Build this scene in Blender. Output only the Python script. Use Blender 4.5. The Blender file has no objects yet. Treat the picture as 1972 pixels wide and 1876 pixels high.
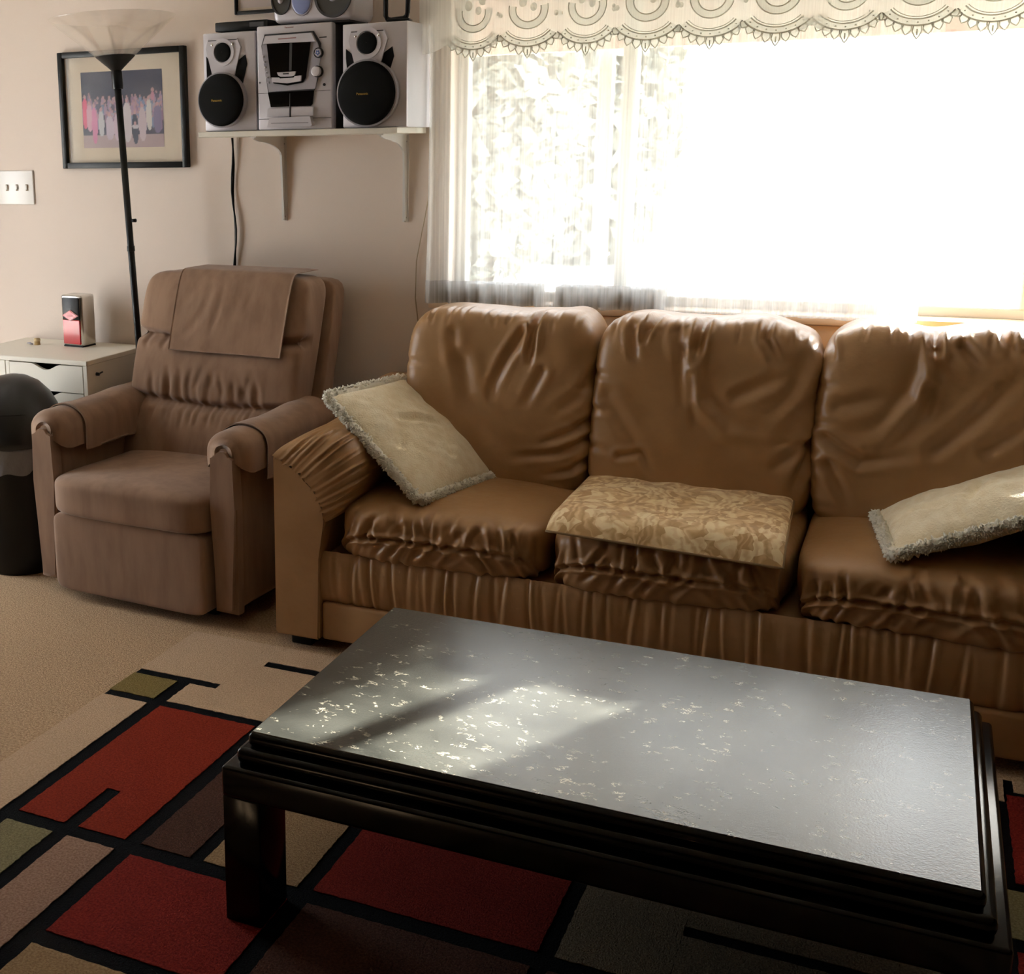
import bpy, bmesh, math, random
import numpy as np
from mathutils import Vector, Matrix
random.seed(7); RNG = np.random.default_rng(11)
R = math.radians
scene = bpy.context.scene
COL = scene.collection

# ------------------------------------------------------------------ camera
IW, IH = 1972.0, 1876.0
F, CX, CY, CAMH = 2408.0, 528.0, 856.0, 1.5
_yaw, _pit, _rol = R(-27.41), R(13.41), R(1.054)
_f = np.array([math.sin(_yaw)*math.cos(_pit), math.cos(_yaw)*math.cos(_pit), -math.sin(_pit)])
_r = np.array([math.cos(_yaw), -math.sin(_yaw), 0.0]); _d = np.cross(_f, _r)
_c, _s = math.cos(_rol), math.sin(_rol)
CM = np.array([_c*_r+_s*_d, -_s*_r+_c*_d, _f])
cam_d = bpy.data.cameras.new('camera'); cam = bpy.data.objects.new('camera', cam_d); COL.objects.link(cam)
cam_d.sensor_fit = 'HORIZONTAL'; cam_d.sensor_width = 36.0; cam_d.lens = F/IW*36.0
cam_d.shift_x = (IW/2-CX)/IW; cam_d.shift_y = -(IH/2-CY)/IW; cam_d.clip_start = 0.05; cam_d.clip_end = 300
m3 = Matrix((CM[0].tolist(), (-CM[1]).tolist(), (-CM[2]).tolist())).transposed()
cam.matrix_world = Matrix.Translation((0, 0, CAMH)) @ m3.to_4x4()
scene.camera = cam

def on_y(px, py, Y):            # photo pixel -> point on the plane y = Y
    d = np.array([(px-CX)/F, (py-CY)/F, 1.0]) @ CM
    return np.array([0, 0, CAMH]) + d*(Y/d[1])
def on_z(px, py, Z):            # photo pixel -> point on the plane z = Z
    d = np.array([(px-CX)/F, (py-CY)/F, 1.0]) @ CM
    return np.array([0, 0, CAMH]) + d*((Z-CAMH)/d[2])

# ------------------------------------------------------------------ light
world = bpy.data.worlds.new('sky'); scene.world = world; world.use_nodes = True
bg = world.node_tree.nodes['Background']; bg.inputs[0].default_value = (0.91, 0.95, 1.0, 1); bg.inputs[1].default_value = 7.0
sun_d = bpy.data.lights.new('sun', 'SUN'); sun = bpy.data.objects.new('sun', sun_d); COL.objects.link(sun)
sun_d.energy = 70.0; sun_d.angle = R(0.9); sun_d.color = (1.0, 0.96, 0.90)
SUN_AZ, SUN_EL = R(27.3), R(20.5)
sdir = Vector((math.sin(SUN_AZ)*math.cos(SUN_EL), math.cos(SUN_AZ)*math.cos(SUN_EL), math.sin(SUN_EL)))
sun.rotation_euler = sdir.to_track_quat('Z', 'Y').to_euler(); sun.location = (4, 9, 5)
def portal(name, loc, rot, sx, sy):
    d = bpy.data.lights.new(name, 'AREA'); o = bpy.data.objects.new(name, d); COL.objects.link(o)
    d.shape = 'RECTANGLE'; d.size = sx; d.size_y = sy; d.cycles.is_portal = True; o.location = loc; o.rotation_euler = rot
portal('window_portal', (-0.3, 4.36, 1.5), (R(-90), 0, 0), 2.4, 1.2)
portal('patio_portal', (-4.3, 2.975, 1.05), (R(90), 0, R(-90)), 1.05, 2.1)
scene.view_settings.view_transform = 'Standard'; scene.view_settings.look = 'None'
scene.view_settings.gamma = 1.0; scene.view_settings.use_curve_mapping = False
scene.view_settings.exposure = 0.5
scene.cycles.max_bounces = 10; scene.cycles.diffuse_bounces = 6; scene.cycles.transparent_max_bounces = 24
scene.cycles.caustics_reflective = False; scene.cycles.caustics_refractive = False
scene.cycles.sample_clamp_indirect = 6.0

# ------------------------------------------------------------------ materials
def lin(c): return tuple((v/255/12.92) if v <= 10 else ((v/255+0.055)/1.055)**2.4 for v in c)
class NT:
    def __init__(s, m): s.t = m.node_tree; s.n = s.t.nodes; s.l = s.t.links
    def add(s, k, **kw):
        n = s.n.new(k)
        for a, v in kw.items(): setattr(n, a, v)
        return n
    def link(s, a, b): s.l.new(a, b)
def mat(name, rgb, rough=0.6, metal=0.0, spec=0.5, sheen=0.0, coat=0.0, var=0.0, vscale=8.0, bump=0.0, bscale=200.0, bdist=0.002, stretch=(1,1,1), rgb2=None, coords='Object'):
    m = bpy.data.materials.new(name); m.use_nodes = True; t = NT(m); b = t.n['Principled BSDF']
    b.inputs['Base Color'].default_value = (*lin(rgb), 1); b.inputs['Roughness'].default_value = rough
    b.inputs['Metallic'].default_value = metal; b.inputs['Specular IOR Level'].default_value = spec
    b.inputs['Sheen Weight'].default_value = sheen; b.inputs['Coat Weight'].default_value = coat
    tc = t.add('ShaderNodeTexCoord'); mp = t.add('ShaderNodeMapping'); mp.inputs['Scale'].default_value = stretch
    t.link(tc.outputs[coords], mp.inputs['Vector'])
    if var > 0 or rgb2:
        nz = t.add('ShaderNodeTexNoise'); nz.inputs['Scale'].default_value = vscale; nz.inputs['Detail'].default_value = 4
        t.link(mp.outputs[0], nz.inputs['Vector'])
        cr = t.add('ShaderNodeValToRGB'); a = lin(rgb); c2 = lin(rgb2) if rgb2 else tuple(v*(1-var) for v in a)
        cr.color_ramp.elements[0].color = (*c2, 1); cr.color_ramp.elements[1].color = (*a, 1)
        cr.color_ramp.elements[0].position = 0.35; cr.color_ramp.elements[1].position = 0.65
        t.link(nz.outputs[0], cr.inputs[0]); t.link(cr.outputs[0], b.inputs['Base Color'])
    if bump > 0:
        n2 = t.add('ShaderNodeTexNoise'); n2.inputs['Scale'].default_value = bscale; n2.inputs['Detail'].default_value = 3
        t.link(mp.outputs[0], n2.inputs['Vector'])
        bp = t.add('ShaderNodeBump'); bp.inputs['Strength'].default_value = bump; bp.inputs['Distance'].default_value = bdist
        t.link(n2.outputs[0], bp.inputs['Height']); t.link(bp.outputs[0], b.inputs['Normal'])
    return m
M = {}
M['wall'] = mat('wall_paint', (222, 207, 194), 0.85, bump=0.25, bscale=90, bdist=0.002)
M['dark_unseen'] = mat('dark_unseen_wall', (84, 66, 50), 0.7, var=0.2, vscale=6, stretch=(6, 6, 0.4))  # dark brown chosen to cut light bounced from the unseen walls
M['ceiling'] = mat('ceiling_paint', (232, 226, 216), 0.9)
M['carpet'] = mat('carpet', (216, 186, 150), 1.0, spec=0.1, rgb2=(172, 141, 110), vscale=160, bump=1.0, bscale=260, bdist=0.008)
M['sill'] = mat('sill_paint_bounce', (232, 206, 176), 0.5)  # peach trim; warm light off the leather is mixed into its colour
M['frame_white'] = mat('window_frame_paint', (214, 214, 208), 0.45)
M['leather'] = mat('tan_leather', (174, 136, 94), 0.40, spec=0.5, rgb2=(160, 122, 80), vscale=5, bump=0.5, bscale=30, bdist=0.004)
M['velour'] = mat('brown_velour', (146, 114, 89), 0.9, sheen=0.18, rgb2=(130, 99, 75), vscale=22, stretch=(1, 1, 0.25), bump=0.3, bscale=420, bdist=0.001)
M['black_gloss'] = mat('black_lacquer', (3, 3, 3), 0.16, spec=0.22)
M['black'] = mat('black_plastic', (6, 6, 6), 0.4, spec=0.3)
M['black_matt'] = mat('black_cloth', (7, 7, 7), 0.9, spec=0.2)
M['silver'] = mat('silver_plastic', (198, 194, 199), 0.38, metal=0.15)
M['silver2'] = mat('silver_grey_plastic', (158, 154, 160), 0.4, metal=0.15)
M['side_pale'] = mat('speaker_side_vinyl', (206, 206, 214), 0.5)
M['dark_grey'] = mat('dark_grey_plastic', (52, 52, 54), 0.45)
M['white'] = mat('white_laminate', (228, 222, 208), 0.5)
M['white_metal'] = mat('white_painted_metal', (214, 210, 204), 0.4)
M['switch'] = mat('ivory_plastic', (236, 232, 226), 0.25)
M['brass'] = mat('toggle_slot', (140, 118, 84), 0.5)
M['mat_board'] = mat('picture_mat_board', (214, 200, 180), 0.9)
M['red'] = mat('red_enamel', (196, 16, 22), 0.25, coat=0.3)
M['chrome'] = mat('chrome', (222, 220, 214), 0.22, metal=1.0)
M['gold'] = mat('gold_print', (196, 160, 70), 0.4, metal=0.4)
M['red_print'] = mat('red_grey_print', (150, 110, 108), 0.5)
M['grey_print'] = mat('grey_print', (110, 108, 112), 0.5)
M['cream_fur'] = mat('cream_fleece', (252, 242, 216), 1.0, sheen=0.2, rgb2=(242, 228, 196), vscale=30, bump=0.8, bscale=170, bdist=0.004)
def fluffy(name, rgb):
    m = bpy.data.materials.new(name); m.use_nodes = True; t = NT(m); t.n.clear(); out = t.add('ShaderNodeOutputMaterial'); mx = t.add('ShaderNodeMixShader'); mx.inputs[0].default_value = 0.2
    a = t.add('ShaderNodeBsdfDiffuse'); b = t.add('ShaderNodeBsdfTranslucent')
    for k, n in enumerate((a, b)): n.inputs[0].default_value = (*rgb, 1); t.link(n.outputs[0], mx.inputs[1+k])
    t.link(mx.outputs[0], out.inputs[0]); return m
M['wool'] = fluffy('cream_wool', (0.98, 0.95, 0.85))
M['cork'] = mat('cork', (190, 160, 110), 0.9, var=0.3, vscale=60)
M['bag'] = mat('grey_bin_liner', (120, 122, 130), 0.35, bump=0.6, bscale=40, bdist=0.006)
M['blue_glow'] = mat('blue_button', (70, 92, 150), 0.3)
M['lcd'] = mat('blue_display', (128, 138, 178), 0.3)
M['cone'] = mat('speaker_cone', (58, 56, 50), 0.6)
M['print_pale'] = mat('pale_print', (225, 150, 150), 0.5)
M['peach'] = mat('peach_stucco', (232, 210, 202), 0.9)
M['grass'] = mat('lawn', (170, 170, 158), 1.0, var=0.2, vscale=3)
M['leaf'] = mat('leaves', (134, 138, 131), 0.8, var=0.2, vscale=2)
M['bark'] = mat('bark', (110, 96, 84), 0.9, var=0.3, vscale=12)
M['stucco'] = mat('white_stucco', (235, 232, 228), 0.9)
M['roof'] = mat('roof_shingle', (150, 140, 134), 0.9)
# rug colours
RC = dict(cream=((216, 188, 158), (192, 162, 132)), tan=((176, 148, 112), (146, 118, 86)), olive=((150, 132, 82), (126, 108, 62)), green=((150, 142, 108), (124, 116, 84)),
          red=((154, 54, 33), (126, 39, 23)), crimson=((144, 46, 36), (114, 31, 25)), brown=((92, 62, 50), (72, 46, 38)), beige=((176, 144, 124), (146, 114, 96)), grey=((140, 128, 106), (116, 104, 84)), black=((15, 16, 18), (9, 10, 11)))
for k, (a, b) in RC.items():
    M['rug_'+k] = mat('rug_'+k, a, 1.0, spec=0.1, rgb2=b, vscale=190, bump=1.0, bscale=300, bdist=0.006)

def glassy(name, tint, transp, rough=0.05, trans=None, tmix=0.0):
    """thin pane or shade: transparent + glossy (+ translucent)"""
    m = bpy.data.materials.new(name); m.use_nodes = True; t = NT(m); t.n.clear()
    out = t.add('ShaderNodeOutputMaterial'); tr = t.add('ShaderNodeBsdfTransparent'); tr.inputs[0].default_value = (*tint, 1)
    gl = t.add('ShaderNodeBsdfGlossy'); gl.inputs['Roughness'].default_value = rough; gl.inputs[0].default_value = (1, 1, 1, 1)
    mx = t.add('ShaderNodeMixShader'); mx.inputs[0].default_value = transp
    if trans:
        tl = t.add('ShaderNodeBsdfTranslucent'); tl.inputs[0].default_value = (*trans, 1)
        df = t.add('ShaderNodeBsdfDiffuse'); df.inputs[0].default_value = (*trans, 1)
        m1 = t.add('ShaderNodeMixShader'); m1.inputs[0].default_value = 0.5; t.link(tl.outputs[0], m1.inputs[1]); t.link(df.outputs[0], m1.inputs[2])
        m2 = t.add('ShaderNodeMixShader'); m2.inputs[0].default_value = tmix; t.link(gl.outputs[0], m2.inputs[1]); t.link(m1.outputs[0], m2.inputs[2])
        t.link(m2.outputs[0], mx.inputs[1])
    else: t.link(gl.outputs[0], mx.inputs[1])
    t.link(tr.outputs[0], mx.inputs[2]); t.link(mx.outputs[0], out.inputs[0])
    return m
M['glass'] = glassy('window_glass', (0.97, 0.98, 0.98), 0.94, 0.02)
M['pic_glass'] = glassy('picture_glass', (0.98, 0.98, 0.98), 0.988, 0.05)
M['shade'] = glassy('frosted_lamp_shade', (0.98, 0.97, 0.95), 0.82, 0.12, (0.85, 0.83, 0.8), 0.45)

def fabric_net(name, rgb, base, amp, sx, detail=2.0, tk=0.72):
    """sheer cloth: transparency varies in vertical threads"""
    m = bpy.data.materials.new(name); m.use_nodes = True; t = NT(m); t.n.clear()
    out = t.add('ShaderNodeOutputMaterial'); tr = t.add('ShaderNodeBsdfTransparent')
    tl = t.add('ShaderNodeBsdfTranslucent'); df = t.add('ShaderNodeBsdfDiffuse')
    df.inputs[0].default_value = (*rgb, 1); tl.inputs[0].default_value = (*[c*tk for c in rgb], 1)
    m1 = t.add('ShaderNodeMixShader'); m1.inputs[0].default_value = 0.45; t.link(tl.outputs[0], m1.inputs[1]); t.link(df.outputs[0], m1.inputs[2])
    tc = t.add('ShaderNodeTexCoord'); mp = t.add('ShaderNodeMapping'); mp.inputs['Scale'].default_value = (sx, 0.0, 0.25)
    t.link(tc.outputs['Object'], mp.inputs[0])
    nz = t.add('ShaderNodeTexNoise'); nz.inputs['Scale'].default_value = 1.0; nz.inputs['Detail'].default_value = detail; nz.inputs['Roughness'].default_value = 0.7
    t.link(mp.outputs[0], nz.inputs['Vector'])
    mr = t.add('ShaderNodeMapRange'); mr.inputs[1].default_value = 0.3; mr.inputs[2].default_value = 0.7
    mr.inputs[3].default_value = base-amp; mr.inputs[4].default_value = base+amp; t.link(nz.outputs[0], mr.inputs[0])
    mx = t.add('ShaderNodeMixShader'); t.link(mr.outputs[0], mx.inputs[0]); t.link(m1.outputs[0], mx.inputs[1]); t.link(tr.outputs[0], mx.inputs[2])
    t.link(mx.outputs[0], out.inputs[0])
    return m
M['sheer'] = fabric_net('sheer_voile', (0.94, 0.91, 0.86), 0.46, 0.18, 70, tk=0.74)
M['sheer_dense'] = fabric_net('sheer_gathered', (0.9, 0.89, 0.87), 0.08, 0.05, 70)
M['hem'] = fabric_net('sheer_hem', (0.9, 0.89, 0.87), 0.58, 0.15, 70, tk=0.5)
M['lace_net'] = fabric_net('lace_net', (0.92, 0.92, 0.89), 0.36, 0.08, 200, tk=0.8)
M['lace_cord'] = fabric_net('lace_cord', (0.80, 0.79, 0.73), 0.06, 0.02, 100, tk=0.9)
M['lace_band'] = fabric_net('lace_band', (0.90, 0.90, 0.85), 0.22, 0.05, 300, tk=0.95)

def table_top_mat():
    m = bpy.data.materials.new('black_faux_marble'); m.use_nodes = True; t = NT(m); b = t.n['Principled BSDF']
    tc = t.add('ShaderNodeTexCoord')
    mp = t.add('ShaderNodeMapping'); mp.inputs['Scale'].default_value = (1, 1.5, 1); t.link(tc.outputs['Object'], mp.inputs[0])
    big = t.add('ShaderNodeTexNoise'); big.inputs['Scale'].default_value = 5.5; big.inputs['Detail'].default_value = 3; t.link(mp.outputs[0], big.inputs['Vector'])
    n1 = t.add('ShaderNodeTexNoise'); n1.inputs['Scale'].default_value = 30; n1.inputs['Detail'].default_value = 8; n1.inputs['Roughness'].default_value = 0.68; n1.inputs['Distortion'].default_value = 1.2
    t.link(mp.outputs[0], n1.inputs['Vector'])
    # thin broken veins: |n-0.5| small, masked by patches
    sb = t.add('ShaderNodeMath', operation='SUBTRACT'); sb.inputs[1].default_value = 0.5; t.link(n1.outputs[0], sb.inputs[0])
    ab = t.add('ShaderNodeMath', operation='ABSOLUTE'); t.link(sb.outputs[0], ab.inputs[0])
    lt = t.add('ShaderNodeMapRange'); lt.inputs[1].default_value = 0.010; lt.inputs[2].default_value = 0.024; lt.inputs[3].default_value = 1; lt.inputs[4].default_value = 0; t.link(ab.outputs[0], lt.inputs[0])
    n2 = t.add('ShaderNodeTexNoise'); n2.inputs['Scale'].default_value = 38; n2.inputs['Detail'].default_value = 4; t.link(mp.outputs[0], n2.inputs['Vector'])
    g2 = t.add('ShaderNodeMapRange'); g2.inputs[1].default_value = 0.58; g2.inputs[2].default_value = 0.64; t.link(n2.outputs[0], g2.inputs[0])
    g3 = t.add('ShaderNodeMapRange'); g3.inputs[1].default_value = 0.40; g3.inputs[2].default_value = 0.52; t.link(big.outputs[0], g3.inputs[0])
    mu = t.add('ShaderNodeMath', operation='MULTIPLY'); t.link(lt.outputs[0], mu.inputs[0]); t.link(g2.outputs[0], mu.inputs[1])
    mu2 = t.add('ShaderNodeMath', operation='MULTIPLY'); t.link(mu.outputs[0], mu2.inputs[0]); t.link(g3.outputs[0], mu2.inputs[1])
    cloud = t.add('ShaderNodeValToRGB'); cloud.color_ramp.elements[0].color = (0.017, 0.018, 0.015, 1); cloud.color_ramp.elements[1].color = (0.048, 0.049, 0.041, 1)
    cloud.color_ramp.elements[0].position = 0.35; cloud.color_ramp.elements[1].position = 0.7; t.link(big.outputs[0], cloud.inputs[0])
    mx = t.add('ShaderNodeMix', data_type='RGBA'); mx.inputs[7].default_value = (0.46, 0.41, 0.30, 1)
    t.link(mu2.outputs[0], mx.inputs[0]); t.link(cloud.outputs[0], mx.inputs[6]); t.link(mx.outputs[2], b.inputs['Base Color'])
    b.inputs['Roughness'].default_value = 0.25; b.inputs['Specular IOR Level'].default_value = 0.75; b.inputs['Specular Tint'].default_value = (1.0, 0.94, 0.80, 1)
    nb = t.add('ShaderNodeTexNoise'); nb.inputs['Scale'].default_value = 260; t.link(tc.outputs['Object'], nb.inputs['Vector'])
    bp = t.add('ShaderNodeBump'); bp.inputs['Strength'].default_value = 0.18; bp.inputs['Distance'].default_value = 0.0015; t.link(nb.outputs[0], bp.inputs['Height']); t.link(bp.outputs[0], b.inputs['Normal'])
    return m
M['table_top'] = table_top_mat()
def damask_mat():
    m = bpy.data.materials.new('gold_damask'); m.use_nodes = True; t = NT(m); b = t.n['Principled BSDF']
    tc = t.add('ShaderNodeTexCoord'); n0 = t.add('ShaderNodeTexNoise'); n0.inputs['Scale'].default_value = 9; n0.inputs['Detail'].default_value = 3; t.link(tc.outputs['Object'], n0.inputs['Vector'])
    av = t.add('ShaderNodeVectorMath', operation='MULTIPLY_ADD'); av.inputs[1].default_value = (0.09, 0.09, 0.09); t.link(n0.outputs['Color'], av.inputs[0]); t.link(tc.outputs['Object'], av.inputs[2])
    vo = t.add('ShaderNodeTexVoronoi'); vo.inputs['Scale'].default_value = 34; t.link(av.outputs[0], vo.inputs['Vector'])
    wv = t.add('ShaderNodeTexWave'); wv.inputs['Scale'].default_value = 9; wv.inputs['Distortion'].default_value = 22; wv.inputs['Detail'].default_value = 3; t.link(av.outputs[0], wv.inputs['Vector'])
    cr = t.add('ShaderNodeValToRGB'); e = cr.color_ramp.elements; e[0].color = (*lin((200, 160, 106)), 1); e[1].color = (*lin((252, 232, 190)), 1); e[0].position = 0.2; e[1].position = 0.8
    k = e.new(0.5); k.color = (*lin((230, 198, 146)), 1)
    sp = t.add('ShaderNodeSeparateColor'); t.link(vo.outputs['Color'], sp.inputs[0])
    ad = t.add('ShaderNodeMath', operation='MULTIPLY_ADD'); ad.inputs[1].default_value = 0.65; t.link(sp.outputs[0], ad.inputs[0])
    ms = t.add('ShaderNodeMath', operation='MULTIPLY'); ms.inputs[1].default_value = 0.35; t.link(wv.outputs[0], ms.inputs[0]); t.link(ms.outputs[0], ad.inputs[2])
    t.link(ad.outputs[0], cr.inputs[0]); t.link(cr.outputs[0], b.inputs['Base Color']); b.inputs['Roughness'].default_value = 0.55; b.inputs['Sheen Weight'].default_value = 0.2
    bp = t.add('ShaderNodeBump'); bp.inputs['Strength'].default_value = 0.3; bp.inputs['Distance'].default_value = 0.003; t.link(ad.outputs[0], bp.inputs['Height']); t.link(bp.outputs[0], b.inputs['Normal'])
    return m
M['damask'] = damask_mat()
def attr_mat(name, rough):
    m = bpy.data.materials.new(name); m.use_nodes = True; t = NT(m); b = t.n['Principled BSDF']
    a = t.add('ShaderNodeAttribute'); a.attribute_name = 'print'; t.link(a.outputs['Color'], b.inputs['Base Color']); b.inputs['Roughness'].default_value = rough
    return m
M['photo_print'] = attr_mat('photo_print', 0.4)

# ------------------------------------------------------------------ mesh helpers
def mesh(name, V, Fc, smooth=True, sharp=None):
    me = bpy.data.meshes.new(name); me.from_pydata([tuple(map(float, v)) for v in V], [], [tuple(f) for f in Fc])
    return _fin(me, smooth, sharp)
def _fin(me, smooth, sharp):
    me.polygons.foreach_set('use_smooth', [smooth]*len(me.polygons))
    if smooth and sharp: me.set_sharp_from_angle(angle=R(sharp))
    me.update(); return me
def bm_mesh(name, bm, smooth=True, sharp=35):
    bmesh.ops.recalc_face_normals(bm, faces=bm.faces); me = bpy.data.meshes.new(name); bm.to_mesh(me); bm.free(); return _fin(me, smooth, sharp)
def box(x0, x1, y0, y1, z0, z1, r=0.0, seg=2, bm=None, edges='all'):
    own = bm is None
    b = bmesh.new(); bmesh.ops.create_cube(b, size=1.0)
    for v in b.verts: v.co = Vector(((x0+x1)/2+v.co.x*(x1-x0), (y0+y1)/2+v.co.y*(y1-y0), (z0+z1)/2+v.co.z*(z1-z0)))
    if r > 0:
        ed = list(b.edges)
        if edges == 'y': ed = [e for e in ed if abs((e.verts[0].co-e.verts[1].co).normalized().y) > 0.9]
        if edges == 'z': ed = [e for e in ed if abs((e.verts[0].co-e.verts[1].co).normalized().z) > 0.9]
        bmesh.ops.bevel(b, geom=ed, offset=r, segments=seg, affect='EDGES', profile=0.5)
    if own: return b
    merge(bm, b); return bm
def merge(bm, other):
    tmp = bpy.data.meshes.new('tmp'); other.to_mesh(tmp); other.free(); bm.from_mesh(tmp); bpy.data.meshes.remove(tmp)
def tube(pts, rad, sides=8, caps=True):
    P = [np.array(p, float) for p in pts]; n = len(P); V = []; Fc = []
    up = np.array([0.123, 0.31, 0.94])
    for i, p in enumerate(P):
        d = P[min(i+1, n-1)]-P[max(i-1, 0)]; d = d/(np.linalg.norm(d)+1e-9)
        a = np.cross(d, up)
        if np.linalg.norm(a) < 0.2: a = np.cross(d, np.array([1.0, 0, 0]))
        a /= np.linalg.norm(a); b = np.cross(d, a); rr = rad[i] if hasattr(rad, '__len__') else rad
        for k in range(sides):
            t = 2*math.pi*k/sides; V.append(p+rr*(math.cos(t)*a+math.sin(t)*b))
    for i in range(n-1):
        for k in range(sides):
            k2 = (k+1) % sides; Fc.append((i*sides+k, i*sides+k2, (i+1)*sides+k2, (i+1)*sides+k))
    if caps: Fc.append(tuple(range(sides))[::-1]); Fc.append(tuple((n-1)*sides+k for k in range(sides)))
    return np.array(V), Fc
def lathe(prof, segs=32, cap0=True, cap1=True):
    V = []; Fc = []
    for r, z in prof:
        for k in range(segs):
            t = 2*math.pi*k/segs; V.append((r*math.cos(t), r*math.sin(t), z))
    n = len(prof)
    for i in range(n-1):
        for k in range(segs):
            k2 = (k+1) % segs; Fc.append((i*segs+k, i*segs+k2, (i+1)*segs+k2, (i+1)*segs+k))
    if cap0: Fc.append(tuple(range(segs))[::-1])
    if cap1: Fc.append(tuple((n-1)*segs+k for k in range(segs)))
    return np.array(V), Fc
def join(*parts):
    V = []; Fc = []; o = 0
    for v, f in parts:
        V.append(np.asarray(v, float)); Fc += [tuple(i+o for i in q) for q in f]; o += len(v)
    return np.vstack(V), Fc
def prism(out, a, b, axis='y'):
    """outline of 2-D points extruded along an axis from a to b"""
    n = len(out); V = []
    for t in (a, b):
        for p, q in out: V.append({'y': (p, t, q), 'x': (t, p, q), 'z': (p, q, t)}[axis])
    Fc = [tuple(range(n)), tuple(range(2*n-1, n-1, -1))] + [(i, i+n, (i+1) % n+n, (i+1) % n) for i in range(n)]
    bm = bmesh.new(); vs = [bm.verts.new(v) for v in V]
    for f in Fc: bm.faces.new([vs[i] for i in f])
    return bm
def grid(nu, nv, fn):
    """fn(U,V) -> (N,3); U,V flattened in [0,1]"""
    u, v = np.meshgrid(np.linspace(0, 1, nu), np.linspace(0, 1, nv), indexing='ij'); P = fn(u.ravel(), v.ravel())
    i, j = np.meshgrid(np.arange(nu-1), np.arange(nv-1), indexing='ij'); a = (i*nv+j).ravel()
    return P, np.stack([a, a+nv, a+nv+1, a+1], 1).tolist()
def cube_pillow(a, b, c, k, n):
    """p-norm box: verts, normals, faces"""
    g = np.linspace(-1, 1, n+1); u, v = np.meshgrid(g, g, indexing='ij'); u = u.ravel(); v = v.ravel(); o = np.ones_like(u)
    V = []; Fc = []; off = 0
    i, j = np.meshgrid(np.arange(n), np.arange(n), indexing='ij'); q0 = (i*(n+1)+j).ravel()
    quad = np.stack([q0, q0+n+1, q0+n+2, q0+1], 1)
    for s, fn in ((1, lambda: (o, u, v)), (-1, lambda: (-o, u, v)), (-1, lambda: (u, o, v)), (1, lambda: (u, -o, v)), (1, lambda: (u, v, o)), (-1, lambda: (u, v, -o))):
        V.append(np.stack(fn(), 1)); Fc.append((quad if s > 0 else quad[:, ::-1])+off); off += len(u)
    P = np.vstack(V); Fc = np.vstack(Fc)
    key = np.round(P*1e6).astype(np.int64); _, idx, inv = np.unique(key, axis=0, return_index=True, return_inverse=True); inv = inv.ravel()
    P = P[idx]; Fc = inv[Fc]
    P = P/(np.sum(np.abs(P)**k, axis=1)**(1/k))[:, None]
    N = np.sign(P)*np.abs(P)**(k-1)/np.array([a, b, c]); N /= np.linalg.norm(N, axis=1)[:, None]+1e-12
    return P*np.array([a, b, c]), N, Fc.tolist()
def smooth_noise(P, scale, seed, octaves=2):
    r = np.random.default_rng(seed); out = np.zeros(len(P)); amp = 1.0
    for o in range(octaves):
        for _ in range(7):
            k = r.normal(size=P.shape[1]); k *= scale*(2**o)*(0.6+0.8*r.random())/np.linalg.norm(k)
            out += amp/7**0.5*np.sin(P@k+r.random()*6.28)
        amp *= 0.5
    return out*0.8
def seg_dist(Q, A, B):
    d = B-A; L = d@d+1e-12; t = np.clip(((Q-A)@d)/L, 0, 1); return np.linalg.norm(Q-A-t[:, None]*d, axis=1), t
def creases(Q, lst):
    """Q (N,2); lst of (polyline, width, depth[, fade_start, fade_end]) -> signed height"""
    H = np.zeros(len(Q))
    for pl, w, dep in lst:
        pl = np.array(pl, float); lo = pl.min(0)-4*w; hi = pl.max(0)+4*w
        sel = np.where(np.all((Q > lo) & (Q < hi), axis=1))[0]
        if len(sel) == 0: continue
        q = Q[sel]; L = np.concatenate([[0], np.cumsum(np.linalg.norm(np.diff(pl, axis=0), axis=1))]); best = np.full(len(q), 9.0); ts = np.zeros(len(q))
        for i in range(len(pl)-1):
            d, t = seg_dist(q, pl[i], pl[i+1]); m_ = d < best; best[m_] = d[m_]; ts[m_] = ((L[i]+t*(L[i+1]-L[i]))/L[-1])[m_]
        fade = np.clip(1.15-ts**2*1.1, 0, 1)
        H[sel] += dep*fade*(-np.exp(-(best/w)**2)+0.45*np.exp(-((best-2.0*w)/(0.9*w))**2))
    return H

# ------------------------------------------------------------------ object helpers
def O(name, me, m, parent=None, loc=(0, 0, 0), rot=(0, 0, 0), world=False, label=None, kind=None):
    """link a mesh as one object; world=True: its points are world points, shift them into the parent's frame"""
    if isinstance(me, tuple): me = mesh(name, *me)
    elif isinstance(me, bmesh.types.BMesh): me = bm_mesh(name, me)
    if m is not None and len(me.materials) == 0: me.materials.append(m)
    o = bpy.data.objects.new(name, me); COL.objects.link(o)
    if parent is not None:
        o.parent = parent
        if world:
            q = parent; off = Vector((0, 0, 0))
            while q is not None: off += q.location; q = q.parent
            o.location = Vector(loc)-off
        else: o.location = loc
    else: o.location = loc
    o.rotation_euler = rot
    if label: o['label'] = label
    if kind: o['kind'] = kind
    return o
def thing(name, label, cat, loc=(0, 0, 0), rot=(0, 0, 0), group=None):
    o = bpy.data.objects.new(name, None); COL.objects.link(o); o.location = loc; o.rotation_euler = rot; o.empty_display_size = 0.05
    o['label'] = label; o['category'] = cat
    if group: o['group'] = group
    return o
def tag(o, label, cat, group=None):
    o['label'] = label; o['category'] = cat
    if group: o['group'] = group
    return o
def struct(name, me, m, label, parent=None):
    o = O(name, me, m, parent); o['kind'] = 'structure'; o['label'] = label; return o
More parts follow.
